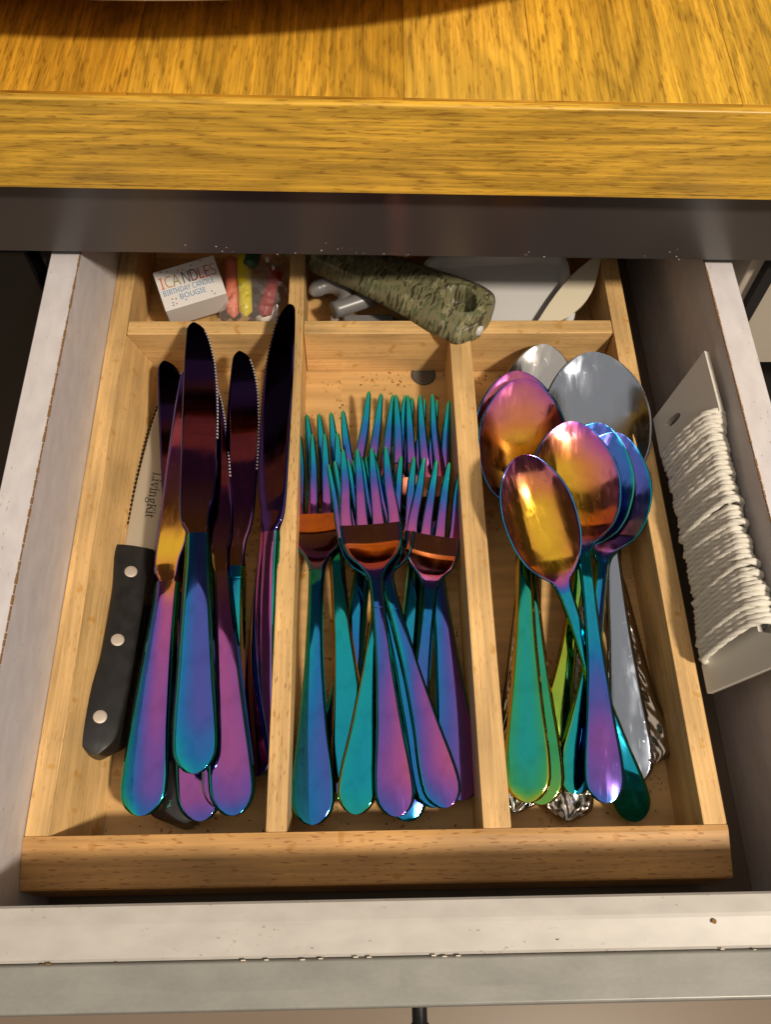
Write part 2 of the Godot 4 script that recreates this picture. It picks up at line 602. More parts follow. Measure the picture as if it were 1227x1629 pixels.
func std(called: String, c: Color, rough: float, metal := 0.0) -> StandardMaterial3D:
	var m := StandardMaterial3D.new()
	m.resource_name = called
	m.albedo_color = c
	m.roughness = rough
	m.metallic = metal
	mats[called] = m
	return m

# beech: fine grain along x, short dark flecks
func beech_tex(sd: int, flecks: float) -> ImageTexture:
	var a := noise(sd, 0.012, 3)
	var b := noise(sd + 1, 0.05, 2)
	var c := noise(sd + 2, 0.06, 1)
	var d := noise(sd + 3, 0.004, 3)
	var st := noise(sd + 4, 0.013, 3)
	var W := 1024.0
	return img_tex(1024, 512, func(x: float, y: float) -> Color:
		# the sheet repeats after one width: blend its end into its start
		var w := clampf((x - W + 120.0) / 120.0, 0.0, 1.0)
		var g := lerpf(a.get_noise_2d(x * 0.10, y * 1.0), a.get_noise_2d((x - W) * 0.10, y * 1.0), w)
		var fine := lerpf(b.get_noise_2d(x * 0.05, y * 2.0), b.get_noise_2d((x - W) * 0.05, y * 2.0), w)
		var blotch := lerpf(d.get_noise_2d(x, y), d.get_noise_2d(x - W, y), w)
		var fl := lerpf(c.get_noise_2d(x * 0.52, y * 3.4), c.get_noise_2d((x - W) * 0.52, y * 3.4), w)
		var v := 1.0 + g * 0.12 + fine * 0.09 + blotch * 0.12
		var k := smoothstep(0.50, 0.80, fl) * flecks
		var col := Color(0.83 * v, 0.675 * v, 0.455 * (v - 0.02))
		col = col.lerp(Color(0.74, 0.52, 0.22), 0.5 * smoothstep(0.46, 0.62, st.get_noise_2d(x, y)))
		return col.lerp(Color(0.55, 0.34, 0.17), k))

# oak print: streaky, with cathedral arches and dark pores
func oak_tex(sd: int, arch: float) -> ImageTexture:
	var a := noise(sd, 0.006, 2)
	var b := noise(sd + 1, 0.05, 2)
	var c := noise(sd + 2, 0.06, 1)
	var e := noise(sd + 3, 0.012, 2)
	var W := 1024.0
	return img_tex(1024, 512, func(x: float, y: float) -> Color:
		var w := clampf((x - W + 200.0) / 200.0, 0.0, 1.0)
		var warp := lerpf(a.get_noise_2d(x * 0.30, y * 0.8), a.get_noise_2d((x - W) * 0.30, y * 0.8), w)
		var band := sin(y * 0.16 + warp * 11.0) * 0.5 + 0.5
		var fine := lerpf(b.get_noise_2d(x * 0.05, y * 1.9), b.get_noise_2d((x - W) * 0.05, y * 1.9), w)
		var pn := lerpf(c.get_noise_2d(x * 0.36, y * 3.4), c.get_noise_2d((x - W) * 0.36, y * 3.4), w)
		var hair := lerpf(c.get_noise_2d(x * 0.05 + 700.0, y * 4.2), c.get_noise_2d((x - W) * 0.05 + 700.0, y * 4.2), w)
		var tone := lerpf(e.get_noise_2d(x * 0.15, y * 0.8), e.get_noise_2d((x - W) * 0.15, y * 0.8), w)
		var pore := smoothstep(0.34, 0.58, pn) * (0.40 + 0.60 * band)
		var v := 1.0 + fine * 0.16 + tone * 0.13 + hair * 0.07 - pow(band, 2.0) * arch
		var col := Color(0.88 * v, 0.685 * v, 0.245 * v)
		return col.lerp(Color(0.46, 0.29, 0.07), pore * 0.42))

func make_materials() -> void:
	var t1 := beech_tex(11, 0.22)
	var t2 := beech_tex(31, 0.5)
	var m := std("beech", Color(1, 1, 1), 0.52)
	m.albedo_texture = t1
	m.heightmap_enabled = true
	m.heightmap_texture = t1
	m.heightmap_scale = 0.04
	m = std("beech_flecked", Color(1, 1, 1), 0.5)
	m.albedo_texture = t2
	m.heightmap_enabled = true
	m.heightmap_texture = t2
	m.heightmap_scale = 0.04
	m = std("beech_brown", Color(0.92, 0.86, 0.78), 0.55)
	m.albedo_texture = t2
	m.heightmap_enabled = true
	m.heightmap_texture = t2
	m.heightmap_scale = 0.04
	var dirt := noise(77, 0.03, 3)
	var dirt2 := noise(78, 0.011, 2)
	var dirt3 := noise(79, 0.09, 2)
	var bt := noise(80, 0.03, 2)
	m = std("tray_floor", Color(1, 1, 1), 0.55)
	m.albedo_texture = img_tex(768, 768, func(x: float, y: float) -> Color:
		var v := 1.0 + bt.get_noise_2d(x * 1.6, y * 0.08) * 0.09
		var k := smoothstep(0.30, 0.62, dirt.get_noise_2d(x, y * 0.7)) * smoothstep(0.0, 0.4, dirt2.get_noise_2d(x, y))
		var sp := smoothstep(0.42, 0.55, dirt3.get_noise_2d(x, y)) * smoothstep(0.05, 0.4, dirt2.get_noise_2d(x + 300.0, y))
		var col := Color(0.80 * v, 0.64 * v, 0.41 * v)
		col = col.lerp(Color(0.70, 0.47, 0.18), k * 0.7)
		return col.lerp(Color(0.42, 0.24, 0.08), sp * 0.75))
	m = std("oak", Color(1, 1, 1), 0.38)
	m.albedo_texture = oak_tex(5, 0.10)
	m.heightmap_enabled = true
	m.heightmap_texture = m.albedo_texture
	m.heightmap_scale = 0.02
	var top_oak := oak_tex(47, 0.12)
	for k in 4:
		var q: StandardMaterial3D = m.duplicate()
		q.albedo_texture = top_oak
		q.heightmap_texture = top_oak
		q.albedo_color = [Color(0.98, 0.97, 0.92), Color(0.90, 0.84, 0.72), Color(1.0, 1.0, 1.04), Color(0.94, 0.91, 0.84)][k]
		mats["oak_%d" % k] = q
	# rainbow coated steel: colour by vertex, mirror-like with a faint brushed wear
	var sc := noise(91, 0.05, 2)
	var sc2 := noise(92, 0.3, 1)
	var sc3 := noise(93, 0.022, 3)
	var wear := img_tex(256, 256, func(x: float, y: float) -> Color:
		var v := 0.40 + 0.30 * sc.get_noise_2d(x, y * 0.4) + 0.25 * smoothstep(0.45, 0.8, sc2.get_noise_2d(x * 0.9, y * 0.12)) + 0.25 * smoothstep(0.35, 0.6, sc3.get_noise_2d(x, y))
		return Color(v, v, v))
	var swell := img_tex(256, 256, func(x: float, y: float) -> Color:
		var v := 0.5 + 0.5 * sc3.get_noise_2d(x * 0.55, y * 0.35) + 0.06 * smoothstep(0.55, 0.8, sc2.get_noise_2d(x * 1.1, y * 0.08 + x * 0.05))
		return Color(v, v, v))
	var wim := wear.get_image()
	var sim := Image.create(512, 512, false, Image.FORMAT_RGB8)
	for y in 512:
		for x in 512:
			var v := 0.97 - 0.05 * smoothstep(-0.1, 0.6, sc3.get_noise_2d(x * 0.5, y * 0.5))
			sim.set_pixel(x, y, Color(v, v, v))
	for k in 110:
		var p := Vector2(rng.randf() * 512.0, rng.randf() * 512.0)
		var a := rng.randf_range(.6, 2.5) if k % 3 else rng.randf() * TAU
		var bend := rng.randf_range(-.06, .06)
		var tone := rng.randf_range(.76, .9)
		for q in rng.randi_range(2, 14):
			sim.set_pixel(posmod(int(p.x), 512), posmod(int(p.y), 512), Color(tone, tone, tone))
			wim.set_pixel(posmod(int(p.x / 2), 256), posmod(int(p.y / 2), 256), Color(.8, .8, .8))
			p += Vector2(cos(a), sin(a))
			a += bend
	var plain_wear := wear
	wear = ImageTexture.create_from_image(wim)
	var smudge := ImageTexture.create_from_image(sim)
	m = std("rainbow", Color(1, 1, 1), 0.16, 1.0)
	m.albedo_texture = smudge
	m.vertex_color_use_as_albedo = true
	m.roughness_texture = wear
	m.heightmap_enabled = true
	m.heightmap_texture = swell
	m.heightmap_scale = 0.006
	var soft: StandardMaterial3D = m.duplicate()
	soft.roughness = 0.38
	mats["rainbow_soft"] = soft
	m = std("blade", Color(1, 1, 1), 0.16, 1.0)
	m.vertex_color_use_as_albedo = true
	m.roughness_texture = wear
	m = std("silver", Color(0.70, 0.69, 0.68), 0.36, 1.0)
	m.roughness_texture = plain_wear
	m = std("reflection_tinted_steel", Color(0.54, 0.57, 0.62), 0.36, 1.0)  # blue-grey tint painted in place of a dark bluish reflection
	m.roughness_texture = plain_wear
	m = std("ornate_silver", Color(0.72, 0.68, 0.63), 0.26, 1.0)
	m = std("steel_blade", Color(0.86, 0.80, 0.70), 0.55, 0.85)
	m = std("tooth", Color(0.16, 0.13, 0.12), 0.5, 0.6)
	m = std("serration", Color(0.86, 0.82, 0.80), 0.45, 0.7)
	m = std("serration_dark", Color(0.32, 0.26, 0.36), 0.35, 1.0)
	m = std("etch", Color(0.30, 0.26, 0.22), 0.8)
	m = std("rivet", Color(0.80, 0.74, 0.68), 0.5, 0.55)
	var bp := noise(95, 0.08, 2)
	m = std("black_plastic", Color(0.12, 0.112, 0.11), 0.42)
	m.roughness_texture = img_tex(128, 128, func(x: float, y: float) -> Color:
		var v := 0.8 + 0.3 * bp.get_noise_2d(x, y)
		return Color(v, v, v))
	var ws := noise(101, 0.02, 3)
	var ws2 := noise(102, 0.12, 2)
	var stain := img_tex(512, 512, func(x: float, y: float) -> Color:
		var v := 1.0 + 0.05 * ws.get_noise_2d(x, y)
		var k := smoothstep(0.55, 0.7, ws2.get_noise_2d(x, y)) * smoothstep(0.1, 0.5, ws.get_noise_2d(x * 0.7 + 90.0, y * 0.7))
		var col := Color(0.86 * v, 0.83 * v, 0.80 * v)
		return col.lerp(Color(0.45, 0.33, 0.2), k * 0.5))
	m = std("white_board", Color(0.95, 0.96, 1.0), 0.42)
	m.albedo_texture = stain
	m = std("white_front", Color(0.83, 0.835, 0.83), 0.36)
	m.albedo_texture = stain
	m = std("raw_chipboard", Color(0.52, 0.38, 0.22), 0.9)
	var gr := noise(111, 0.25, 2)
	m = std("grey_laminate", Color(1, 1, 1), 0.32)
	m.albedo_texture = img_tex(256, 256, func(x: float, y: float) -> Color:
		var v := 0.54 + 0.015 * gr.get_noise_2d(x, y) + 0.05 * ws.get_noise_2d(x, y)
		return Color(v, v * 0.99, v * 0.94))
	m.heightmap_enabled = true
	m.heightmap_texture = m.albedo_texture
	m.heightmap_scale = 0.01
	m = std("dark_rail", Color(0.24, 0.22, 0.215), 0.30)
	m.metallic_specular = 0.75
	m = std("paint_chip", Color(0.85, 0.8, 0.72), 0.7)
	m = std("black_gloss", Color(0.035, 0.035, 0.04), 0.16)
	m = std("dark_inside", Color(0.10, 0.09, 0.085), 0.8)
	m = std("beige_panel", Color(0.74, 0.70, 0.64), 0.5)
	m = std("drawer_bottom", Color(0.42, 0.36, 0.30), 0.7)
	m = std("floor_boards", Color(0.62, 0.54, 0.46), 0.35)
	m = std("ceramic", Color(0.88, 0.87, 0.85), 0.2)
	m = std("white_plastic", Color(0.86, 0.84, 0.80), 0.4)
	m = std("cord", Color(0.86, 0.84, 0.79), 0.85)
	m = std("grey_plastic", Color(0.47, 0.46, 0.455), 0.32)
	m.clearcoat_enabled = true
	m.clearcoat = 0.3
	m = std("pale_plastic", Color(0.80, 0.79, 0.78), 0.42)
	m = std("cream_plastic", Color(0.84, 0.80, 0.70), 0.45)
	m = std("dark_plastic", Color(0.09, 0.085, 0.09), 0.4)
	m = std("cap_grey", Color(0.36, 0.34, 0.32), 0.4, 0.3)
	m = std("crumb", Color(0.42, 0.30, 0.17), 0.9)
	m = std("card_board", Color(0.90, 0.88, 0.86), 0.6)
	m = std("ink_orange", Color(0.86, 0.42, 0.16), 0.6)
	m = std("ink_tan", Color(0.80, 0.58, 0.34), 0.6)
	m = std("ink_olive", Color(0.60, 0.60, 0.36), 0.6)
	m = std("ink_blue", Color(0.30, 0.52, 0.72), 0.6)
	m = std("ink_plum", Color(0.50, 0.24, 0.30), 0.6)
	m = std("ink_red", Color(0.80, 0.32, 0.22), 0.6)
	m = std("ink_grey", Color(0.45, 0.42, 0.42), 0.6)
	m = std("wax_yellow", Color(0.90, 0.82, 0.10), 0.35)
	m = std("wax_pink", Color(0.92, 0.52, 0.40), 0.4)
	m = std("wax_orange", Color(0.95, 0.45, 0.08), 0.4)
	m = std("wax_red", Color(0.60, 0.10, 0.06), 0.4)
	m = std("wax_white", Color(0.92, 0.88, 0.82), 0.4)
	m = std("wax_green", Color(0.16, 0.30, 0.18), 0.4)
	m = std("film", Color(0.95, 0.95, 0.95, 0.10), 0.08)
	m.transparency = BaseMaterial3D.TRANSPARENCY_ALPHA
	m.metallic_specular = 0.8
	# woodland camouflage print
	var ca := noise(121, 0.018, 4)
	var cb := noise(122, 0.05, 3)
	var cc := noise(123, 0.035, 2)
	m = std("camouflage", Color(1, 1, 1), 0.42)
	m.albedo_texture = img_tex(512, 512, func(x: float, y: float) -> Color:
		var v := ca.get_noise_2d(x * 0.5, y * 1.1)
		var w := cb.get_noise_2d(x * 0.35 + y * 0.3, y * 0.9)
		var col := Color(0.48, 0.46, 0.34)
		col = col.lerp(Color(0.62, 0.59, 0.45), smoothstep(0.05, 0.3, v) * 0.8)
		col = col.lerp(Color(0.38, 0.40, 0.28), smoothstep(0.1, 0.32, w))
		var q := absf(cc.get_noise_2d(x * 0.6 + 40.0 * v, y * 1.6))
		col = col.lerp(Color(0.20, 0.17, 0.11), (1.0 - smoothstep(0.02, 0.07, q)) * smoothstep(-0.15, 0.2, w + v))
		return col.lerp(Color(0.12, 0.11, 0.07), smoothstep(0.22, 0.42, -w) * 0.6))

# ---------------------------------------------------------------- camera and light
func make_view() -> void:
	var cam := Camera3D.new()
	cam.name = "camera"
	add_child(cam)
	var pit := 1.0746
	var yaw := 0.0557
	var rol := 0.0410
	var fwd := Vector3(sin(yaw) * cos(pit), -sin(pit), -cos(yaw) * cos(pit))
	var right := Vector3(cos(yaw), 0, sin(yaw))
	var up := right.cross(fwd)
	var r2 := cos(rol) * right + sin(rol) * up
	var u2 := -sin(rol) * right + cos(rol) * up
	cam.transform = Transform3D(Basis(r2, u2, -fwd), Vector3(12.945, 35.448, 5.295) * CM)
	cam.fov = rad_to_deg(2.0 * atan(814.5 / 1400.0))
	cam.near = 0.02
	cam.far = 20.0
	cam.current = true
	var we := WorldEnvironment.new()
	we.name = "surroundings"
	var e := Environment.new()
	e.background_mode = Environment.BG_COLOR
	e.background_color = Color(0.36, 0.335, 0.32)
	e.tonemap_mode = Environment.TONE_MAPPER_LINEAR
	e.tonemap_exposure = 0.60
	e.sdfgi_enabled = true
	e.ssao_enabled = true
	e.ssil_enabled = true
	we.environment = e
	add_child(we)
	# the kitchen's ceiling lamp, up over the right shoulder
	var key := OmniLight3D.new()
	key.name = "kitchen_lamp"
	key.position = Vector3(.135 + .60, 1.20, -.12 + .64)
	key.light_color = Color(1.0, 0.945, 0.87)
	key.light_energy = 3.6
	key.light_size = 0.065
	key.omni_range = 8.0
	key.omni_attenuation = 2.0
	key.shadow_enabled = true
	add_child(key)
	# added light panel in place of ceiling bounce, sized for fill and metal reflections
	var area := AreaLight3D.new()
	area.name = "added_bounce_panel"
	area.area_size = Vector2(3.0, 2.7)
	area.light_color = Color(1.0, 0.955, 0.90)
	area.light_energy = 3.0
	area.area_range = 8.0
	area.shadow_enabled = true
	add_child(area)
	area.position = Vector3(.10, 1.75, .62)
	area.rotation_degrees = Vector3(-90, 0, 0)

# ---------------------------------------------------------------- the setting
func make_counter() -> void:
	var w := thing("worktop", "golden oak worktop of staves with a banded front edge", "worktop", Vector3(14, 10, -23.15))
	w.rotation.y = -.022
	# coordinates below are relative to the worktop's base at the middle of its front edge
	var x := -62.0
	var widths := [9.5, 4.6, 7.2, 11.0, 5.4, 8.4, 6.3, 10.2, 4.9, 7.7]
	var i := 0
	while x < 60.0:
		var wd: float = widths[i % widths.size()]
		var st := begin()
		box(st, Vector3(x + .006, 3.2, -60), Vector3(x + wd - .006, 4.2, -.42), .012, 2, Vector2(i * .37, i * .213), Transform3D.IDENTITY, Color.WHITE, .043)
		part("stave", st, mats["oak_%d" % ([0, 1, 2, 3, 0, 2, 1, 3, 2, 0][i % 10])], w)
		x += wd
		i += 1
	var st := begin()
	box(st, Vector3(-62, 0.0, -.40), Vector3(62, 4.18, 0.0), .12, 0, Vector2(.1, .05), Transform3D.IDENTITY, Color.WHITE, .043)
	part("front_edge", st, mats.oak, w)
	st = begin()
	box(st, Vector3(-62, 0.2, -60), Vector3(62, 3.15, -.45), .02)
	part("core_board", st, mats.raw_chipboard, w)
	# cabinet below
	var c := thing("base_cabinet", "dark grey cabinet rail and carcass under the worktop", "cabinet", Vector3(14, -15, -24.2))
	c.rotation.y = -.018
	st = begin()
	box(st, Vector3(-62, 20.5, -1.8), Vector3(62, 24.98, 0), .10, 0)
	var rail := part("rail", st, mats.dark_rail, c)
	for k in 30:
		st = begin()
		var px: float = [-3.8, -1.6, 1.0, 6.8, 13.0, -8.0][k % 6] + rng.randfn(0.0, .75)
		var py := 20.55 + absf(rng.randfn(0.0, 0.35))
		var sz := rng.randf_range(.008, .03)
		box(st, Vector3(px - sz, py - sz * rng.randf_range(.5, 1.2), -.01), Vector3(px + sz * rng.randf_range(.5, 1.4), py + sz, .012), .005, 0)
		part("paint_chip", st, mats.paint_chip, rail)
	st = begin()
	box(st, Vector3(-16.2, -10, -36), Vector3(-15.6, 20.4, -1.0), .02)
	box(st, Vector3(18.6, -10, -36), Vector3(19.2, 20.4, -1.0), .02)
	box(st, Vector3(-16, -10, -37), Vector3(19, 20.4, -36.2), .02)
	box(st, Vector3(-15.5, -10, -36), Vector3(18.5, -9, -1.0), .02)
	part("carcass", st, mats.dark_inside, c)
	# neighbours on both sides
	var ap := thing("appliance_front", "glossy black appliance door left of the open drawer", "appliance", Vector3(-30, -60, -25.2))
	st = begin()
	box(st, Vector3(-25, 0, -3), Vector3(27.4, 65, 0), .3)
	part("door_panel", st, mats.black_gloss, ap)
	var cb := thing("cupboard_door", "pale beige cupboard front right of the open drawer", "cupboard", Vector3(52, -60, -25.4))
	st = begin()
	box(st, Vector3(-20.0, 56, -2), Vector3(22, 65.2, 0), .15)
	part("door_panel", st, mats.beige_panel, cb)
	st = begin()
	box(st, Vector3(-20.0, 0, -6), Vector3(22, 55.8, -4), .15)
	part("shadow_panel", st, mats.dark_inside, cb)  # dark sheet standing for the shadow below the door panel
	# floor far below
	st = begin()
	box(st, Vector3(-150, -77, -24), Vector3(180, -75, 160), .05, 0, Vector2.ZERO, Transform3D.IDENTITY, Color.WHITE, .01)
	var fl := part("floor", st, mats.floor_boards, self)
	fl.set_meta("kind", "structure")
	fl.set_meta("label", "pale kitchen floor seen below the drawer front")
	fl.set_meta("category", "floor")

func make_drawer() -> void:
	var d := thing("drawer", "open white kitchen drawer with a grey front", "drawer", Vector3(14.5, -4.6, 0))
	var off := Vector3(-14.5, 4.6, 0)
	var xf := Transform3D(Basis.IDENTITY, off)
	var st := begin()
	box(st, Vector3(-1.4, -4.6, -48), Vector3(-.02, 5, 2.75), .06, 2, Vector2.ZERO, xf)
	var l := part("side_panel", st, mats.white_board, d)
	l.set_meta("label", "left side panel with a chipped brown top edge")
	st = begin()
	box(st, Vector3(29.1, -4.6, -48), Vector3(30.45, 5, 2.75), .06, 2, Vector2(.3, .2), xf)
	part("side_panel", st, mats.white_board, d)
	# raw chipped line where the laminate ends
	for s in 2:
		st = begin()
		var z := -30.0
		while z < 2.6:
			var dz := rng.randf_range(.10, .45)
			var e := rng.randf_range(.015, .05)
			var xe := -.045 if s == 0 else 29.125
			box(st, Vector3(xe - e, 4.94, z), Vector3(xe + e, 5.006, z + dz * .9), .004, 2, Vector2.ZERO, xf)
			z += dz
		part("chipped_edge", st, mats.raw_chipboard, d)
	st = begin()
	var fb := PackedVector2Array([Vector2(2.8, 4.9), Vector2(2.88, 4.98), Vector2(3.40, 4.98), Vector2(3.52, 4.93), Vector2(4.34, 4.64), Vector2(4.42, 4.55), Vector2(4.42, -4.6), Vector2(2.8, -4.6)])
	extrude_bar(st, fb, 0.0, 31.85, Transform3D(Basis(Vector3(0, 0, 1), Vector3(0, 1, 0), Vector3(-1, 0, 0)), off + Vector3(30.45, 0, 0)), Vector2(3.6, 0.0))
	part("front_board", st, mats.white_front, d)
	st = begin()
	box(st, Vector3(-9, -12, 4.44), Vector3(40, 4.72, 5.85), .12, 0, Vector2(.3, .1), xf)
	part("front_panel", st, mats.grey_laminate, d)
	st = begin()
	box(st, Vector3(-.01, -4.6, -48), Vector3(29.09, -4.0, 2.78), .02, 2, Vector2.ZERO, xf)
	part("bottom_panel", st, mats.drawer_bottom, d)
	st = begin()
	lathe(st, [Vector2(.25, 0), Vector2(.25, .5), Vector2(.5, .8), Vector2(.55, 1.1), Vector2(.4, 1.3), Vector2(.001, 1.35)], 20, Transform3D(Basis(Vector3.RIGHT, Vector3(0, 0, 1), Vector3(0, -1, 0)), off + Vector3(14.7, 2.2, 5.8)))
	part("knob", st, mats.dark_plastic, d)
	# a few chips and a screw hole along the front board
	for q in [[19.0, 4.62, 4.43, .11], [24.0, 4.7, 4.1, .08]]:
		st = begin()
		lathe(st, [Vector2(.001, -.01), Vector2(q[3], -.008), Vector2(q[3] * .9, .01), Vector2(.001, .012)], 12, Transform3D(Basis.IDENTITY, off + Vector3(q[0], 4.985 if q[2] < 4.2 else 4.735, q[2] - .45)))
		part("screw_hole", st, mats.dark_plastic if q[0] < 20 else mats.raw_chipboard, d)
	for k in 14:
		st = begin()
		var px: float = [3.0, 9.5, 12.6, 16.0, 25.0][k % 5] + rng.randfn(0.0, 1.1)
		var sz := rng.randf_range(.012, .045)
		var pz := 4.46 + rng.randf_range(-.02, .03)
		box(st, Vector3(px - sz * 2, 4.66, pz - sz * .5), Vector3(px + sz * 2, 4.732, pz + sz * .5), .006, 0, Vector2.ZERO, xf)
		part("paint_chip", st, mats.paint_chip if k % 5 else mats.raw_chipboard, d)

func make_tray() -> void:
	var t := thing("cutlery_tray", "beech wood cutlery tray with three long compartments", "cutlery tray", Vector3(13.5, -4.0, -12))
	var off := Vector3(-13.5, 4.0, 12)
	var xf := Transform3D(Basis.IDENTITY, off)
	var H := -3.2
	# left side leans in towards its foot
	var st := begin()
	extrude(st, PackedVector2Array([Vector2(0, 0), Vector2(.94, 0), Vector2(2.1, H), Vector2(0, H)]), -33.5, 0, xf, [], .05, .05)
	var st2 := begin()
	box(st2, Vector3(0, -4.0, -33.5), Vector3(.94, 0, -.01), .05, 2, Vector2(.2, .6), xf)
	part("side_board", st2, mats.beech, t)
	st = begin()
	flat_quad(st, off + Vector3(.945, -.03, -.02), off + Vector3(.945, -.03, -24.3), off + Vector3(2.1, H, -24.3), off + Vector3(2.1, H, -.02), Vector3(1, .3, 0), [Vector2(0, .1), Vector2(1.2, .1), Vector2(1.2, .45), Vector2(0, .45)])
	flat_quad(st, off + Vector3(.9, H, -.02), off + Vector3(.9, H, -24.3), off + Vector3(2.1, H, -24.3), off + Vector3(2.1, H, -.02), Vector3(0, -1, 0))
	part("sloped_lining", st, mats.beech, t)
	st = begin()
	box(st, Vector3(26.06, -4.0, -33.5), Vector3(27, 0, -.01), .05, 2, Vector2(.7, .1), xf)
	part("side_board", st, mats.beech, t)
	st = begin()
	box(st, Vector3(9.14, H, -33.0), Vector3(9.97, -.004, -.01), .05, 2, Vector2(.45, .3), xf)
	part("divider", st, mats.beech_flecked, t)
	st = begin()
	box(st, Vector3(17.5, H, -24.3), Vector3(18.6, -.004, -.01), .05, 2, Vector2(.05, .82), xf)
	part("divider", st, mats.beech, t)
	st = begin()
	box(st, Vector3(.96, H, -25.2), Vector3(9.12, -.01, -24.32), .06, 0, Vector2(.5, .17), xf)
	box(st, Vector3(9.99, H, -25.2), Vector3(26.04, -.01, -24.32), .06, 0, Vector2(.1, .47), xf)
	part("cross_board", st, mats.beech, t)
	st = begin()
	box(st, Vector3(.96, H, -33.5), Vector3(26.04, -.01, -32.6), .06, 0, Vector2(.6, .7), xf)
	part("back_board", st, mats.beech, t)
	# front bar: its broad top falls gently to the front
	st = begin()
	var bar := PackedVector2Array([Vector2(0.0, -.02), Vector2(.22, -.0), Vector2(.42, -.07), Vector2(1.80, -.44), Vector2(1.86, -.50), Vector2(1.86, -3.0), Vector2(1.7, -3.2), Vector2(0, -3.2)])
	var bx := Transform3D(Basis(Vector3(0, 0, 1), Vector3(0, 1, 0), Vector3(-1, 0, 0)), off + Vector3(27.0, 0, .0))
	extrude_bar(st, bar, 0.0, 27.0, bx)
	part("front_board", st, mats.beech_brown, t)
	st = begin()
	box(st, Vector3(.3, -4.0, -33.2), Vector3(26.5, H - .01, -.05), .02, 2, Vector2(.3, .3), xf, Color.WHITE, .045, 1.0)
	part("bottom_board", st, mats.tray_floor, t)
	# screw cap sunk in the floor of the middle compartment
	st = begin()
	lathe(st, [Vector2(.66, 0), Vector2(.66, .10), Vector2(.61, .14), Vector2(.53, .10), Vector2(.001, .08)], 28, Transform3D(Basis.IDENTITY, off + Vector3(16.35, H - .01, -24.05)))
	part("screw_cap", st, mats.cap_grey, t)

# a profile in (x, y) swept along z with smooth normals on the rounded edge, grain along its length
func extrude_bar(st: SurfaceTool, poly: PackedVector2Array, z0: float, z1: float, xf: Transform3D, mid := Vector2(0.9, -1.6)) -> void:
	var n := poly.size()
	var W := Color.WHITE
	var run := 0.0
	for i in n:
		var a := poly[i]
		var b := poly[(i + 1) % n]
		var d := (b - a).normalized()
		var out := xf.basis * Vector3(d.y, -d.x, 0)
		if Vector2(d.y, -d.x).dot((a + b) * .5 - mid) < 0:
			out = -out
		var r2 := run + a.distance_to(b)
		var uv := [Vector2(z0 * .05, run * .1), Vector2(z0 * .05, r2 * .1), Vector2(z1 * .05, r2 * .1), Vector2(z1 * .05, run * .1)]
		quad(st, [xf * Vector3(a.x, a.y, z0), xf * Vector3(b.x, b.y, z0), xf * Vector3(b.x, b.y, z1), xf * Vector3(a.x, a.y, z1)], [out, out, out, out], uv, [W, W, W, W])
		run = r2
	var idx := Geometry2D.triangulate_polygon(poly)
	for s in [0, 1]:
		var z := z1 if s == 1 else z0
		var nn := xf.basis * Vector3(0, 0, 1 if s == 1 else -1)
		for k in range(0, idx.size(), 3):
			var p := []
			var u := []
			for j in 3:
				p.append(xf * Vector3(poly[idx[k + j]].x, poly[idx[k + j]].y, z))
				u.append(poly[idx[k + j]] * .05)
			tri(st, p, [nn, nn, nn], u, [W, W, W])

# ---------------------------------------------------------------- cutlery
func make_knives() -> void:
	steak_knife("steak knife with a lettered blade lying against the left side of the tray", Vector3(1.95, -1.3, -3.35), Vector3(2.9, -2.1, -24.0), {"roll": 14.0, "text": "LivingKit"})
	steak_knife("steak knife buried under the rainbow knives, only its black butt showing", Vector3(5.83, -1.9, -.70), Vector3(3.3, -2.4, -21.8), {"roll": 8.0})
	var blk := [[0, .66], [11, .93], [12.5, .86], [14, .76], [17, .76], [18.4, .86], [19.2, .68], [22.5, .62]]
	var dark_mirror := [[0, .8], [11.5, .6], [13.5, .34], [22.5, .3]]  # dark surroundings mirrored in the blades, painted into their colour
	table_knife("rainbow knife with a pink and teal handle beside the black steak knife", Vector3(4.0, -1.25, -.9), Vector3(4.78, .6, -21.49), {"xs": 1.14, "bxs": .92, "tones": [[0, .50], [1.2, .62], [5, .70], [9, .76], [10.6, .92]], "tu": .16, "tq": -.18, "blade": [[10.6, .93], [12.4, 1.0], [14, .95], [16, .86], [18, .76], [22.5, .66]], "rim": .3, "roll": -5.0})
	table_knife("rainbow knife at the bottom of the pile with a dark purple handle end", Vector3(6.39, -1.6, -.72), Vector3(3.27, -.9, -23.21), {"tones": [[0, .6], [1.0, .74], [10, .8]], "blade": blk, "dark": dark_mirror, "rim": .34, "bright": false})
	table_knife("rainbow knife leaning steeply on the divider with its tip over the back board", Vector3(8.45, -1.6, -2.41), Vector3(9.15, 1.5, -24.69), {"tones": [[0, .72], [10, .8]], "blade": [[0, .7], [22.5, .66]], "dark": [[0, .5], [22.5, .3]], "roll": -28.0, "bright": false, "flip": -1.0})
	table_knife("rainbow knife with a teal striped handle and a white serrated edge", Vector3(7.14, -1.4, -1.19), Vector3(7.25, .1, -23.01), {"tones": [[0, .6], [4, .52], [8, .46], [10.6, .5]], "tu": -.16, "blade": blk, "dark": dark_mirror, "roll": -6.0, "rim": .12})
	table_knife("rainbow knife with a wide magenta handle right of the topmost knife", Vector3(7.82, -.6, -.75), Vector3(5.1, -.2, -22.58), {"tones": [[0, .54], [.8, .68], [2.2, .76], [8, .77], [10.6, .9]], "tq": -.06, "blade": blk, "dark": dark_mirror, "roll": 4.0, "rim": .34})
	table_knife("topmost rainbow knife with a blue handle and a broad blade darkened as by dark reflections", Vector3(6.3, .2, -2.22), Vector3(5.05, 1.2, -23.91), {"tones": [[0, .42], [.8, .50], [2.5, .58], [8, .57], [10.6, .55]], "tu": .07, "tq": -.09, "blade": blk, "dark": dark_mirror, "roll": 2.0, "rim": .28})

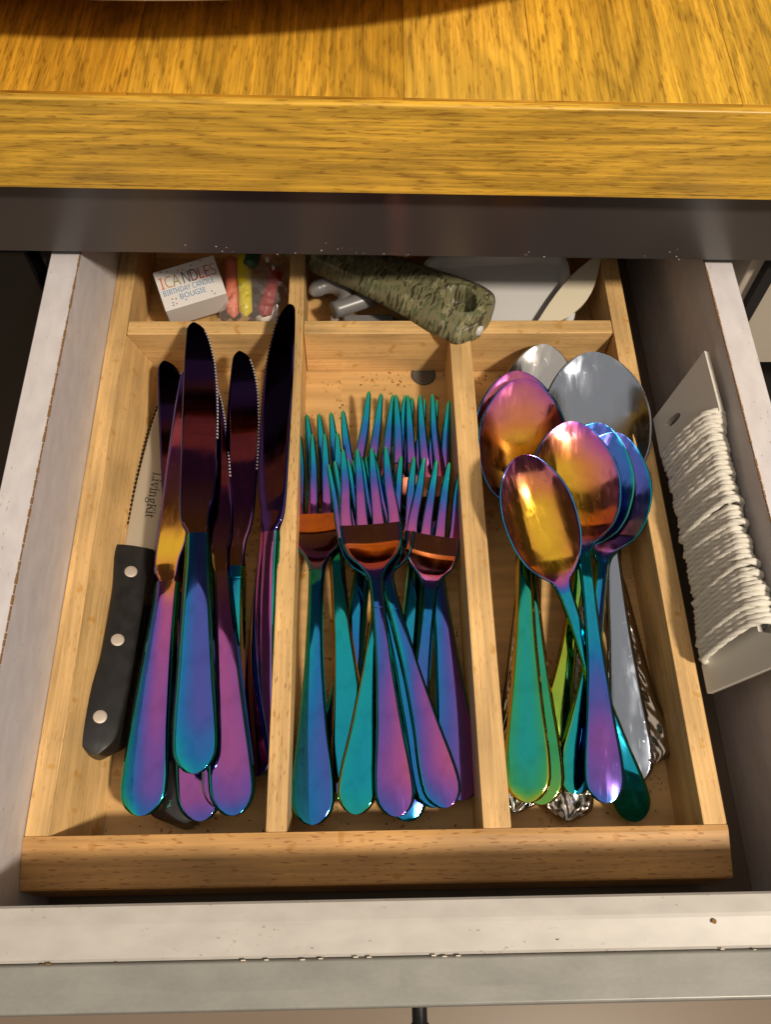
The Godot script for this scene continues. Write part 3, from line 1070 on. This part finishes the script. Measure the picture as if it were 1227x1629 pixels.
func make_forks() -> void:
	var hd := [[11.6, .6], [12.6, .84], [13.4, .93], [14.9, .92]]
	fork("back fork with a violet handle crossing to the lower left", Vector3(11.63, -2.5, -1.9), Vector3(14.28, -1.7, -21.5), {"tones": [[0, .66], [4, .6], [8, .42], [11.6, .4]], "head": hd})
	fork("back fork whose teal handle runs down under the crossed handles", Vector3(14.2, -2.7, -1.19), Vector3(16.5, -1.8, -21.18), {"tones": [[0, .44], [11.6, .4]], "head": hd})
	fork("back fork lying along the right divider with a dark purple handle", Vector3(17.0, -2.1, -1.44), Vector3(15.6, -1.4, -21.2), {"tones": [[0, .66], [5, .6], [11.6, .45]], "tu": .12, "head": hd, "roll": 5.0})
	fork("left fork of two with a yellow edged teal handle", Vector3(12.58, -2.0, -1.81), Vector3(11.14, -1.2, -20.01), {"tones": [[0, .4], [5, .37], [9, .33], [11.6, .34]], "rim": .02, "head": hd, "w": 1.05, "roll": -4.0})
	fork("leftmost fork with a straight blue handle next to the divider", Vector3(10.84, -1.6, -.5), Vector3(10.88, -.7, -18.41), {"tones": [[0, .48], [3, .52], [8, .42], [11.6, .44]], "tu": .07, "crease": .10, "head": hd, "w": 1.1, "roll": -6.0})
	fork("fork with a purple and blue handle end tucked low among the others", Vector3(14.62, -2.0, -.63), Vector3(16.76, -.3, -16.61), {"tones": [[0, .44], [1.5, .62], [6, .56], [11.6, .46]], "head": hd, "w": 1.2, "roll": 8.0})
	fork("fork with an all teal handle rimmed in yellow", Vector3(12.54, -1.3, -.83), Vector3(14.52, -.3, -16.94), {"tones": [[0, .34], [1.5, .39], [8, .36], [11.6, .3]], "rim": .03, "tq": -.05, "head": hd, "w": 1.2})
	fork("lower of two stacked forks with parallel blue and magenta handles", Vector3(15.91, -1.4, -1.07), Vector3(12.27, .0, -16.46), {"tones": [[0, .5], [2, .54], [8, .46], [11.6, .44]], "tu": .06, "head": hd, "w": 1.2})
	fork("upper of two stacked forks with parallel blue and magenta handles", Vector3(16.25, -.95, -.97), Vector3(12.57, .45, -16.38), {"tones": [[0, .62], [2, .74], [5, .66], [8, .5], [11.6, .46]], "tu": .12, "tq": -.05, "head": hd, "w": 1.2})
	fork("topmost middle fork with a purple handle and broad pink tines", Vector3(14.22, -.5, -.58), Vector3(13.07, 1.0, -16.52), {"tones": [[0, .62], [2, .74], [5, .68], [8, .57], [11.6, .54]], "tu": .08, "crease": .08, "head": hd, "w": 1.3, "tine": [[14.9, .80], [16.4, .75], [17.4, .6], [18.2, .4], [18.7, .34], [18.95, .24]]})

func make_spoons() -> void:
	var gold := [[12.2, .5], [12.9, .8], [13.6, 1.0], [17, 1.0], [18.6, .93], [20, .82]]
	var flor := func(s: float, u: float) -> float:
		var k := smoothstep(8.2, 7.0, s) * smoothstep(1.0, .9, absf(u))
		var v := sin(s * 5.5 + 3.0 * sin(u * 5.0)) * sin(u * 7.0 + s * 2.2)
		return (.09 * v + .06 * absf(sin(s * 8.0)) * absf(u)) * k
	var hk := [[0, -.5, .5, .0, .2, -.05], [.6, -1.0, 1.0, .06, .26, -.1], [1.6, -.95, .95, .14, .26, -.1], [2.6, -.7, .7, .22, .24, -.08], [5.5, -.52, .52, .4, .24, -.05]]
	var ok := hk.duplicate(true)
	spoon("ornate silver spoon with a scrolled handle end below the crossed spoons", Vector3(21.29, -2.55, -.6), Vector3(24.9, -2.3, -21.0), {"mat": mats.ornate_silver, "group": "silver cutlery in the right compartment", "bump": flor, "hkeys": ok, "n": 90, "nu": 18})
	spoon("tarnished silver spoon standing behind the coloured spoons, patterned handle at left", Vector3(19.1, -2.5, -.97), Vector3(22.49, -.5, -23.84), {"mat": mats.silver, "group": "silver cutlery in the right compartment", "bump": flor, "hkeys": hk.duplicate(true), "n": 90, "nu": 18, "w": .85})
	ornate_knife("silver knife with an ornate dark handle at the right wall", Vector3(25.3, -2.4, -2.89), Vector3(24.2, -2.5, -20.0))
	spoon("large silver serving spoon with a round bowl tinted for a bluish reflection and flat handle", Vector3(24.4, -2.85, -2.1), Vector3(24.40, .85, -22.28), {"mat": mats.reflection_tinted_steel, "group": "silver cutlery in the right compartment", "w": 1.14, "roll": -9.0})
	spoon("lower of the two stacked left spoons, greenish handle", Vector3(20.16, -1.6, -1.13), Vector3(20.75, .0, -21.75), {"tones": [[0, .16], [2, .22], [8, .3], [12, .36]], "rim": .0, "bowl": gold, "w": .98, "roll": -6.0})
	spoon("upper of the two stacked left spoons, teal handle rimmed with gold", Vector3(19.5, -1.1, -1.14), Vector3(20.88, .5, -20.92), {"tones": [[0, .14], [.7, .28], [2, .33], [6, .32], [12, .3]], "tq": -.12, "rim": .0, "bowl": [[12.2, .5], [13.0, .86], [14, 1.0], [17.0, .98], [18.4, .91], [19.4, .86], [20, .8]], "w": .98, "roll": -8.0})
	spoon("lowest of the three nested right spoons, dark blue with a turquoise handle", Vector3(21.59, -1.8, -1.54), Vector3(25.05, .72, -17.58), {"tones": [[0, .36], [3, .42], [8, .5], [12, .45]], "tu": .12, "crease": .1, "bowl": [[12.2, .5], [13, .72], [16, .66], [20, .62]], "w": 1.1, "roll": 6.0, "brim": .34})
	spoon("second of the three nested right spoons, yellow green handle", Vector3(20.39, -2.0, -1.65), Vector3(24.28, .95, -17.95), {"tones": [[0, .2], [3, .13], [8, .1], [12, .2]], "rim": .02, "bowl": [[12.2, .4], [13, .7], [16, .62], [20, .58]], "w": 1.1, "roll": 8.0, "brim": .2})
	spoon("small teal handled spoon whose amber bowl lies frontmost and topmost", Vector3(24.3, -2.5, -.55), Vector3(19.92, 2.8, -15.1), {"tones": [[0, .36], [4, .40], [8, .36], [12, .4]], "rim": .2, "bowl": gold, "w": .92, "roll": -8.0})
	spoon("top spoon of the three nested right ones with a purple handle", Vector3(22.50, -.3, -.93), Vector3(22.62, 1.9, -17.43), {"tones": [[0, .56], [.9, .66], [3, .70], [5.5, .58], [8, .42], [12, .36]], "tq": -.04, "rim": .4, "bowl": [[12.2, .4], [12.9, .66], [13.5, .95], [15, 1.0], [17.5, .98], [19, .9], [20, .8]], "w": 1.1, "btu": -.08})

func ornate_knife(label: String, a: Vector3, b: Vector3) -> void:
	var t := thing("dinner_knife", label, "knife", Vector3.ZERO, "silver cutlery in the right compartment")
	var keys := [[0, -.35, .35, .0, .4, -.1], [.5, -.75, .75, .08, .5, -.16], [1.6, -.85, .85, .14, .56, -.18], [3, -.62, .62, .16, .56, -.16], [6, -.5, .5, .18, .52, -.14], [9, -.45, .45, .18, .46, -.1], [10, -.4, .4, .14, .3, -.04]]
	var scroll := func(s: float, u: float) -> float:
		return (.10 * sin(s * 4.2 + 2.0 * u) * sin(u * 6.0 + s) + .10 * absf(sin(s * 3.4)) * smoothstep(.5, .9, absf(u))) * smoothstep(1.0, .93, absf(u))
	var st := begin()
	loft(st, keys, 0, 10, {"n": 90, "nu": 16, "round0": .5, "bump": scroll})
	part("handle", st, mats.ornate_silver, t)
	st = begin()
	loft(st, [[10, -.4, .4, .02, .14, 0.0], [11, -.75, .75, .02, .12, 0.0], [16, -.8, .8, .02, .12, 0.0], [19, -.6, .6, .02, .1, 0.0]], 10, 19, {"n": 16, "round1": .6})
	part("blade", st, mats.silver, t)
	lay(t, a, b, 19.0, -20.0)

# ---------------------------------------------------------------- things in the rear compartments
func letters(text: String, px: float, m: Material, parent: Node3D, xf: Transform3D, called := "lettering") -> float:
	var tm := TextMesh.new()
	tm.text = text
	tm.font = font("Droid Sans")
	tm.font_size = 32
	tm.pixel_size = px * CM / 32.0
	tm.depth = 0.008 * CM
	tm.horizontal_alignment = HORIZONTAL_ALIGNMENT_LEFT
	var mi := MeshInstance3D.new()
	mi.mesh = tm
	mi.material_override = m
	mi.name = called
	parent.add_child(mi, true)
	var w := tm.get_aabb().size.x / CM
	mi.transform = Transform3D(xf.basis, xf.origin * CM)
	return w

func make_rear_things() -> void:
	# birthday candle carton, printed side tipped up to the viewer
	var b := thing("candle_box", "small white birthday candle carton with coloured lettering in the back left", "box", Vector3(3.85, -1.0, -28.05))
	var ang := deg_to_rad(19.0)
	var tilt := deg_to_rad(16.0)
	var e1 := Vector3(cos(ang), .06, -sin(ang)).normalized()
	var back := Vector3(-sin(ang) * .3, 0, -1).normalized()
	var e2 := (back * cos(tilt) + Vector3.UP * sin(tilt))
	e2 = (e2 - e1 * e1.dot(e2)).normalized()
	var e3 := e1.cross(e2)
	b.basis = Basis(e1, e2, e3) * Basis.from_scale(Vector3(1.12, .98, 1.05))
	var st := begin()
	box(st, Vector3(-1.5, -1.15, -.9), Vector3(1.5, 1.25, .9), .03)
	part("carton", st, mats.card_board, b)
	var x := -1.36
	var cols := ["ink_orange", "ink_tan", "ink_olive", "ink_grey", "ink_plum", "ink_red", "ink_red", "ink_tan"]
	var word := "ICANDLES"
	for i in word.length():
		x += letters(word[i], .92, mats[cols[i]], b, Transform3D(Basis(Vector3(.70, 0, 0), Vector3(0, 1, 0), Vector3(0, 0, 1)), Vector3(x, .42, .906))) * .70 + .055
	letters("BIRTHDAY CANDLE", .42, mats.ink_blue, b, Transform3D(Basis(Vector3(.70, 0, 0), Vector3(0, 1, 0), Vector3(0, 0, 1)), Vector3(-1.36, -.16, .906)))
	letters("BOUGIE", .40, mats.ink_blue, b, Transform3D(Basis(Vector3(.9, 0, 0), Vector3(0, 1, 0), Vector3(0, 0, 1)), Vector3(-.66, -.58, .906)))
	for k in 14:
		st = begin()
		var px := rng.randf_range(-1.4, 1.4)
		var py: float = [-.95, -.78, 1.1, .98, -.62][k % 5] + rng.randf_range(-.06, .06)
		box(st, Vector3(px - .035, py - .035, .9), Vector3(px + .035, py + .035, .907), .002, 2, Vector2.ZERO, Transform3D.IDENTITY)
		part("printed_dot", st, mats[["ink_red", "ink_grey", "ink_blue"][k % 3]], b)
	for k in 9:
		st = begin()
		var yy := .95 - k * .15
		box(st, Vector3(1.5, yy - .03, -.7), Vector3(1.505, yy + .03, .45 + .25 * sin(k * 2.1)), .002)
		part("small_print", st, mats.ink_grey, b)
	# bag of candles
	var stick := func(called: String, label: String, m: Material, a: Vector3, c: Vector3, r: float) -> void:
		var s2 := begin()
		var pts := []
		var tp := []
		for i in 13:
			var f := i / 12.0
			pts.append(a.lerp(c, f))
			tp.append(sqrt(maxf(.02, 1.0 - pow(maxf(0.0, absf(f - .5) * 2.0 - .8) / .2, 2.0))))
		tube(s2, pts, r, 14, false, 0, 1.0, Color.WHITE, tp)
		var o := part(called, s2, m, self)
		tag(o, label, "candle", "candles in the clear bag")
	stick.call("candle", "thick yellow candle in the clear bag", mats.wax_yellow, Vector3(6.7, -1.7, -26.9), Vector3(6.5, -.6, -30.6), .38)
	stick.call("candle", "salmon pink candle right beside the carton", mats.wax_pink, Vector3(6.0, -1.9, -27.0), Vector3(5.75, -.9, -30.6), .36)
	stick.call("candle", "short orange candle stub at the front of the bag", mats.wax_orange, Vector3(6.55, -2.3, -26.2), Vector3(7.0, -2.2, -26.9), .22)
	stick.call("candle", "white candle stub lying crosswise at the bag's front", mats.wax_white, Vector3(6.95, -2.4, -26.0), Vector3(7.9, -2.3, -26.3), .24)
	stick.call("candle", "dark red candle in the shadow at the bag's right", mats.wax_red, Vector3(7.6, -1.9, -27.1), Vector3(8.3, -1.5, -30.4), .42)
	stick.call("candle", "pale yellow candle lying low under the red one", mats.wax_white, Vector3(7.2, -2.3, -27.0), Vector3(8.4, -2.2, -27.9), .3)
	stick.call("candle", "dark green candle standing behind the yellow one", mats.wax_green, Vector3(6.9, -.6, -29.4), Vector3(7.4, .0, -31.2), .4)
	st = begin()
	var nz := noise(140, 0.35, 3)
	var P := []
	for i in 23:
		var row := []
		for j in 27:
			var u := i / 22.0
			var v := j / 26.0
			var px := lerpf(5.2, 8.9, u)
			var pz := lerpf(-26.0, -31.0, v)
			var py := -1.9 + 1.35 * sin(PI * clampf(u, .02, .98)) * (0.55 + .75 * v) + .45 * nz.get_noise_2d(px * 2.4, pz * 2.4) + .22 * absf(nz.get_noise_2d(px * 6.0 + 50.0, pz * 5.0))
			row.append(Vector3(px, py, pz))
		P.append(row)
	for i in 22:
		for j in 26:
			flat_quad(st, P[i][j], P[i + 1][j], P[i + 1][j + 1], P[i][j + 1], Vector3.UP)
	var bag := part("plastic_bag", st, mats.film, self)
	tag(bag, "crumpled clear plastic bag over the candles beside the carton", "bag")
	# camouflage handled tool lying over the cross board
	var c := thing("camouflage_tool", "camouflage patterned handle with a hanging hole lying over the cross board", "kitchen tool", Vector3.ZERO)
	var keys := [[0, -1.0, 1.0, .0, 1.1, -.12], [.7, -1.55, 1.45, .12, 1.0, -.16], [1.6, -1.6, 1.6, .18, 1.0, -.18], [4, -1.35, 1.4, .2, 1.0, -.18], [7, -1.1, 1.1, .1, 1.0, -.16], [10, -.95, .95, 0.0, 1.1, -.2], [13, -.8, .8, 0.0, 1.0, -.15]]
	var hole := func(s: float, u: float) -> float:
		var dx := (u - .12) / .52
		var dy := (s - 1.75) / (1.05 - .35 * u)
		return -.95 * (1.0 - smoothstep(.62, 1.0, sqrt(dx * dx + dy * dy))) + .08 * (smoothstep(.8, 1.0, sqrt(dx * dx + dy * dy)) - smoothstep(1.0, 1.3, sqrt(dx * dx + dy * dy)))
	st = begin()
	loft(st, keys, 0, 13, {"n": 70, "nu": 40, "round0": .8, "bump": hole, "ease": 0.15})
	part("handle", st, mats.camouflage, c)
	st = begin()
	lathe(st, [Vector2(.3, -.4), Vector2(.34, .0), Vector2(.2, .12), Vector2(.001, .14)], 16, Transform3D(Basis(Vector3(1, 0, 0), Vector3(0, 0, 1), Vector3(0, -1, 0)), Vector3(-.6, -.55, -.12)))
	part("worn_tip", st, mats.pale_plastic, c)
	lay(c, Vector3(19.45, .85, -24.72), Vector3(10.0, .1, -31.0), 13.0 * .86, -3.0)
	# grey gadget with a hook
	var g := thing("can_opener", "grey plastic gadget with a hooked end in the back left corner", "kitchen tool", Vector3(11.5, -2.4, -28.0))
	st = begin()
	var pts := []
	for i in 25:
		var a := lerpf(-2.9, 1.35, i / 24.0)
		pts.append(Vector3(-.3 + .95 * cos(a), 1.0 + .1 * i / 24.0, .1 - .95 * sin(a) * -1.0))
	for i in 8:
		pts.append(pts[24] + Vector3(.32, .02, -.12) * (i + 1))
	var tp := []
	for i in pts.size():
		tp.append(minf(sqrt(clampf((i + .05) / 3.0, 0, 1)), sqrt(clampf((pts.size() - .95 - i) / 2.0, 0, 1))))
	tube(st, pts, .47, 14, false, 0, 1.0, Color.WHITE, tp)
	part("hook", st, mats.grey_plastic, g)
	st = begin()
	box(st, Vector3(-.2, .3, .9), Vector3(.25, .75, 1.5), .1)
	part("metal_tab", st, mats.serration, g)
	st = begin()
	box(st, Vector3(.4, -.5, .4), Vector3(3.4, .3, 1.9), .25)
	part("body", st, mats.grey_plastic, g)
	# shallow pale grey box lid
	var l := thing("box_lid", "pale grey rounded plastic lid leaning in the back right compartment", "lid", Vector3(20.4, -1.3, -27.9))
	l.basis = Basis.from_euler(Vector3(deg_to_rad(14), deg_to_rad(3), deg_to_rad(1)))
	var rr := func(hx: float, hz: float, r: float) -> Array:
		var out := []
		for q in 4:
			var cx: float = (hx - r) * [1, -1, -1, 1][q]
			var cz: float = (hz - r) * [1, 1, -1, -1][q]
			for k in 9:
				var a := PI / 2 * (q + k / 8.0)
				out.append(Vector2(cx + r * cos(a), cz + r * sin(a)))
		return out
	var rings := []
	var o1: Array = rr.call(4.1, 2.5, 1.2)
	var prof := [[0.0, -.5], [0.0, .55], [.07, .66], [.28, .7], [.42, .62], [.52, .2], [.62, .08]]
	for q in o1.size():
		var ring := []
		var p: Vector2 = o1[q]
		var pa: Vector2 = o1[(q - 1 + o1.size()) % o1.size()]
		var pb: Vector2 = o1[(q + 1) % o1.size()]
		var d := (pb - pa).normalized()
		var nn := Vector2(-d.y, d.x)
		for k in prof:
			var w: Vector2 = p + nn * k[0]
			ring.append(Vector3(w.x, k[1], w.y))
		rings.append(ring)
	st = begin()
	var cen := []
	for q in o1.size():
		var p: Vector2 = o1[q]
		cen.append(Vector3(p.x * .93, -.2, p.y * .9))
	grid(st, rings, true, false, Color.WHITE, cen)
	part("rim", st, mats.pale_plastic, l)
	st = begin()
	box(st, Vector3(-3.6, -.1, -2.0), Vector3(3.6, .09, 2.0), .03)
	part("base_panel", st, mats.pale_plastic, l)
	st = begin()
	box(st, Vector3(-1.4, .2, -2.9), Vector3(-.3, .75, -2.2), .08)
	part("clip", st, mats.dark_plastic, l)
	# cream curved blade at the right
	st = begin()
	var cr := PackedVector2Array()
	for i in 13:
		var f := i / 12.0
		cr.append(Vector2(lerpf(0.0, 4.0, f), lerpf(0.0, 4.4, f) + .55 * sin(PI * f)))
	for i in range(11, 0, -1):
		var f := i / 12.0
		cr.append(Vector2(lerpf(-.2, 4.0, f) + 1.25 * sin(PI * pow(f, .8)) * .9, lerpf(-.3, 4.4, f) - .5 * sin(PI * f)))
	extrude(st, cr, -.14, .14, Transform3D.IDENTITY, [], .05, .05)
	var sp := part("spatula", st, mats.cream_plastic, self)
	sp.transform = Transform3D(Basis(Vector3(1, 0, 0), Vector3(0, .28, -.96).normalized(), Vector3(0, .96, .28).normalized()), Vector3(22.2, -1.2, -25.7) * CM)
	tag(sp, "cream curved plastic blade at the right end of the back compartment", "spatula")

# ---------------------------------------------------------------- cord on its card, plate
func make_cord() -> void:
	var wdir := Vector3(.37, .93, 0).normalized()
	var nrm := Vector3(-wdir.y, wdir.x, 0)
	var card := thing("cord_card", "white plastic winding card standing between tray and drawer side", "winding card", Vector3(27.22, .25, -11.5))
	card.basis = Basis(wdir, Vector3(0, 0, -1), nrm)
	if card.basis.determinant() < 0:
		card.basis = Basis(wdir, Vector3(0, 0, 1), nrm)
	# in the card's own axes: x across its width, y along its length (sign by the basis), z out of its face
	var sy := card.basis.y.z
	var raw := [[4.0, -8.4], [4.05, -5.1], [3.35, -4.4], [3.35, 4.9], [4.0, 5.2], [4.0, 6.4], [0.0, 6.4], [0.0, 5.2], [.7, 4.9], [.7, -4.4], [0.0, -5.1], [0.0, -7.2]]
	var poly := PackedVector2Array()
	for p in raw:
		poly.append(Vector2(p[0], p[1] * sy))
	# slot reached by a bridge from the outline's last edge
	var slot := []
	for i in 12:
		var a := TAU * i / 12.0
		slot.append(Vector2(1.25 + .55 * cos(a), (-6.35 + .22 * sin(a)) * sy))
	var whole := PackedVector2Array(poly)
	var st := begin()
	# solid plate minus slot by constructive geometry
	var holder := CSGPolygon3D.new()
	holder.polygon = PackedVector2Array(Array(whole).map(func(q): return q * CM))
	holder.depth = .26 * CM
	holder.material = mats.white_plastic
	holder.name = "plate"
	card.add_child(holder, true)
	holder.position = Vector3(0, 0, .13) * CM
	var cut := CSGPolygon3D.new()
	cut.polygon = PackedVector2Array(slot.map(func(q): return q * CM))
	cut.depth = 1.0 * CM
	cut.operation = CSGShape3D.OPERATION_SUBTRACTION
	cut.name = "slot"
	cut.position = Vector3(0, 0, .4) * CM
	cut.material = mats.white_plastic
	holder.add_child(cut, true)
	var rope := thing("cord", "white twisted cotton cord wound thickly round the white card", "cord", Vector3(27.22, .25, -11.5))
	rope.basis = card.basis
	var n := 44
	for k in n:
		var f := k / float(n - 1)
		var yy := lerpf(-4.95, 4.9, f)
		var lift := rng.randf_range(-.02, .10) + .25 * smoothstep(.72, .95, f) + .12 * smoothstep(.2, .0, f)
		var skew := .34 + .16 * sin(f * 9.0) + rng.randf_range(-.06, .06) + (.22 if k % 13 == 6 else 0.0)
		if k % 13 == 6:
			lift += .07
		var out := rng.randf_range(-.08, .14) + lift * .8
		var loop := []
		var x0 := .72
		var x1 := 3.32
		var rad := .13 + .16 + lift
		var segs := 18
		for i in segs:
			var q := i / float(segs)
			loop.append(Vector3(lerpf(x0, x1, q), (yy - skew * (q - .5)) * sy, rad + .10 * sin(PI * q)))
		for i in 7:
			var a := PI / 2 - PI * (i + .5) / 7.0
			loop.append(Vector3(x1 + (rad * .75 + out) * cos(a), (yy - skew * .5) * sy, rad * sin(a)))
		for i in segs:
			var q := 1.0 - i / float(segs)
			loop.append(Vector3(lerpf(x0, x1, q), (yy + skew * (q - .5) * .6 - .08) * sy, -rad))
		for i in 7:
			var a := -PI / 2 - PI * (i + .5) / 7.0
			loop.append(Vector3(x0 + (rad * .75) * cos(a), (yy + skew * .5) * sy, rad * sin(a)))
		# refine for the twist
		var fine := []
		for i in loop.size():
			var a: Vector3 = loop[i]
			var b: Vector3 = loop[(i + 1) % loop.size()]
			for j in 3:
				fine.append(a.lerp(b, j / 3.0))
		st = begin()
		tube(st, fine, .145, 12, true, 3, .62)
		part("cord_turn", st, mats.cord, rope)

func make_plate() -> void:
	var st := begin()
	lathe(st, [Vector2(.001, .35), Vector2(15, .35), Vector2(18, .9), Vector2(23.8, 1.95), Vector2(24, 2.05), Vector2(23.9, 2.2), Vector2(23.4, 2.2), Vector2(17.6, 1.2), Vector2(15, .7), Vector2(.001, .7)], 96, Transform3D.IDENTITY, 1.0, .5)
	var o := part("platter", st, mats.ceramic, self)
	o.position = Vector3(5.6, 15.0, -36.74) * CM
	tag(o, "white platter rim at the back left of the worktop", "plate")

func make_crumbs() -> void:
	var st := begin()
	for k in 60:
		var a: Array = [[10.3, 17.2], [18.9, 25.8], [2.6, 9.0]][k % 3]
		var near := rng.randf() < .55
		var p := Vector3(rng.randf_range(a[0], a[1]), -3.2, rng.randf_range(-1.2, -.1) if near else rng.randf_range(-24.0, -20.0))
		var q := rng.randf_range(.015, .05)
		box(st, Vector3(-q, 0, -q * .7), Vector3(q * 1.3, q, q * .8), q * .3, 0, Vector2.ZERO, Transform3D(Basis(Vector3.UP, rng.randf() * 6.0), p))
	var o := part("crumbs", st, mats.crumb, self)
	tag(o, "brown crumbs and dust in the corners of the tray's floor", "crumbs", "", "stuff")

func _ready() -> void:
	rng.seed = 20
	make_view()
	make_materials()
	make_counter()
	make_drawer()
	make_tray()
	make_plate()
	make_cord()
	make_knives()
	make_forks()
	make_spoons()
	make_rear_things()
	make_crumbs()
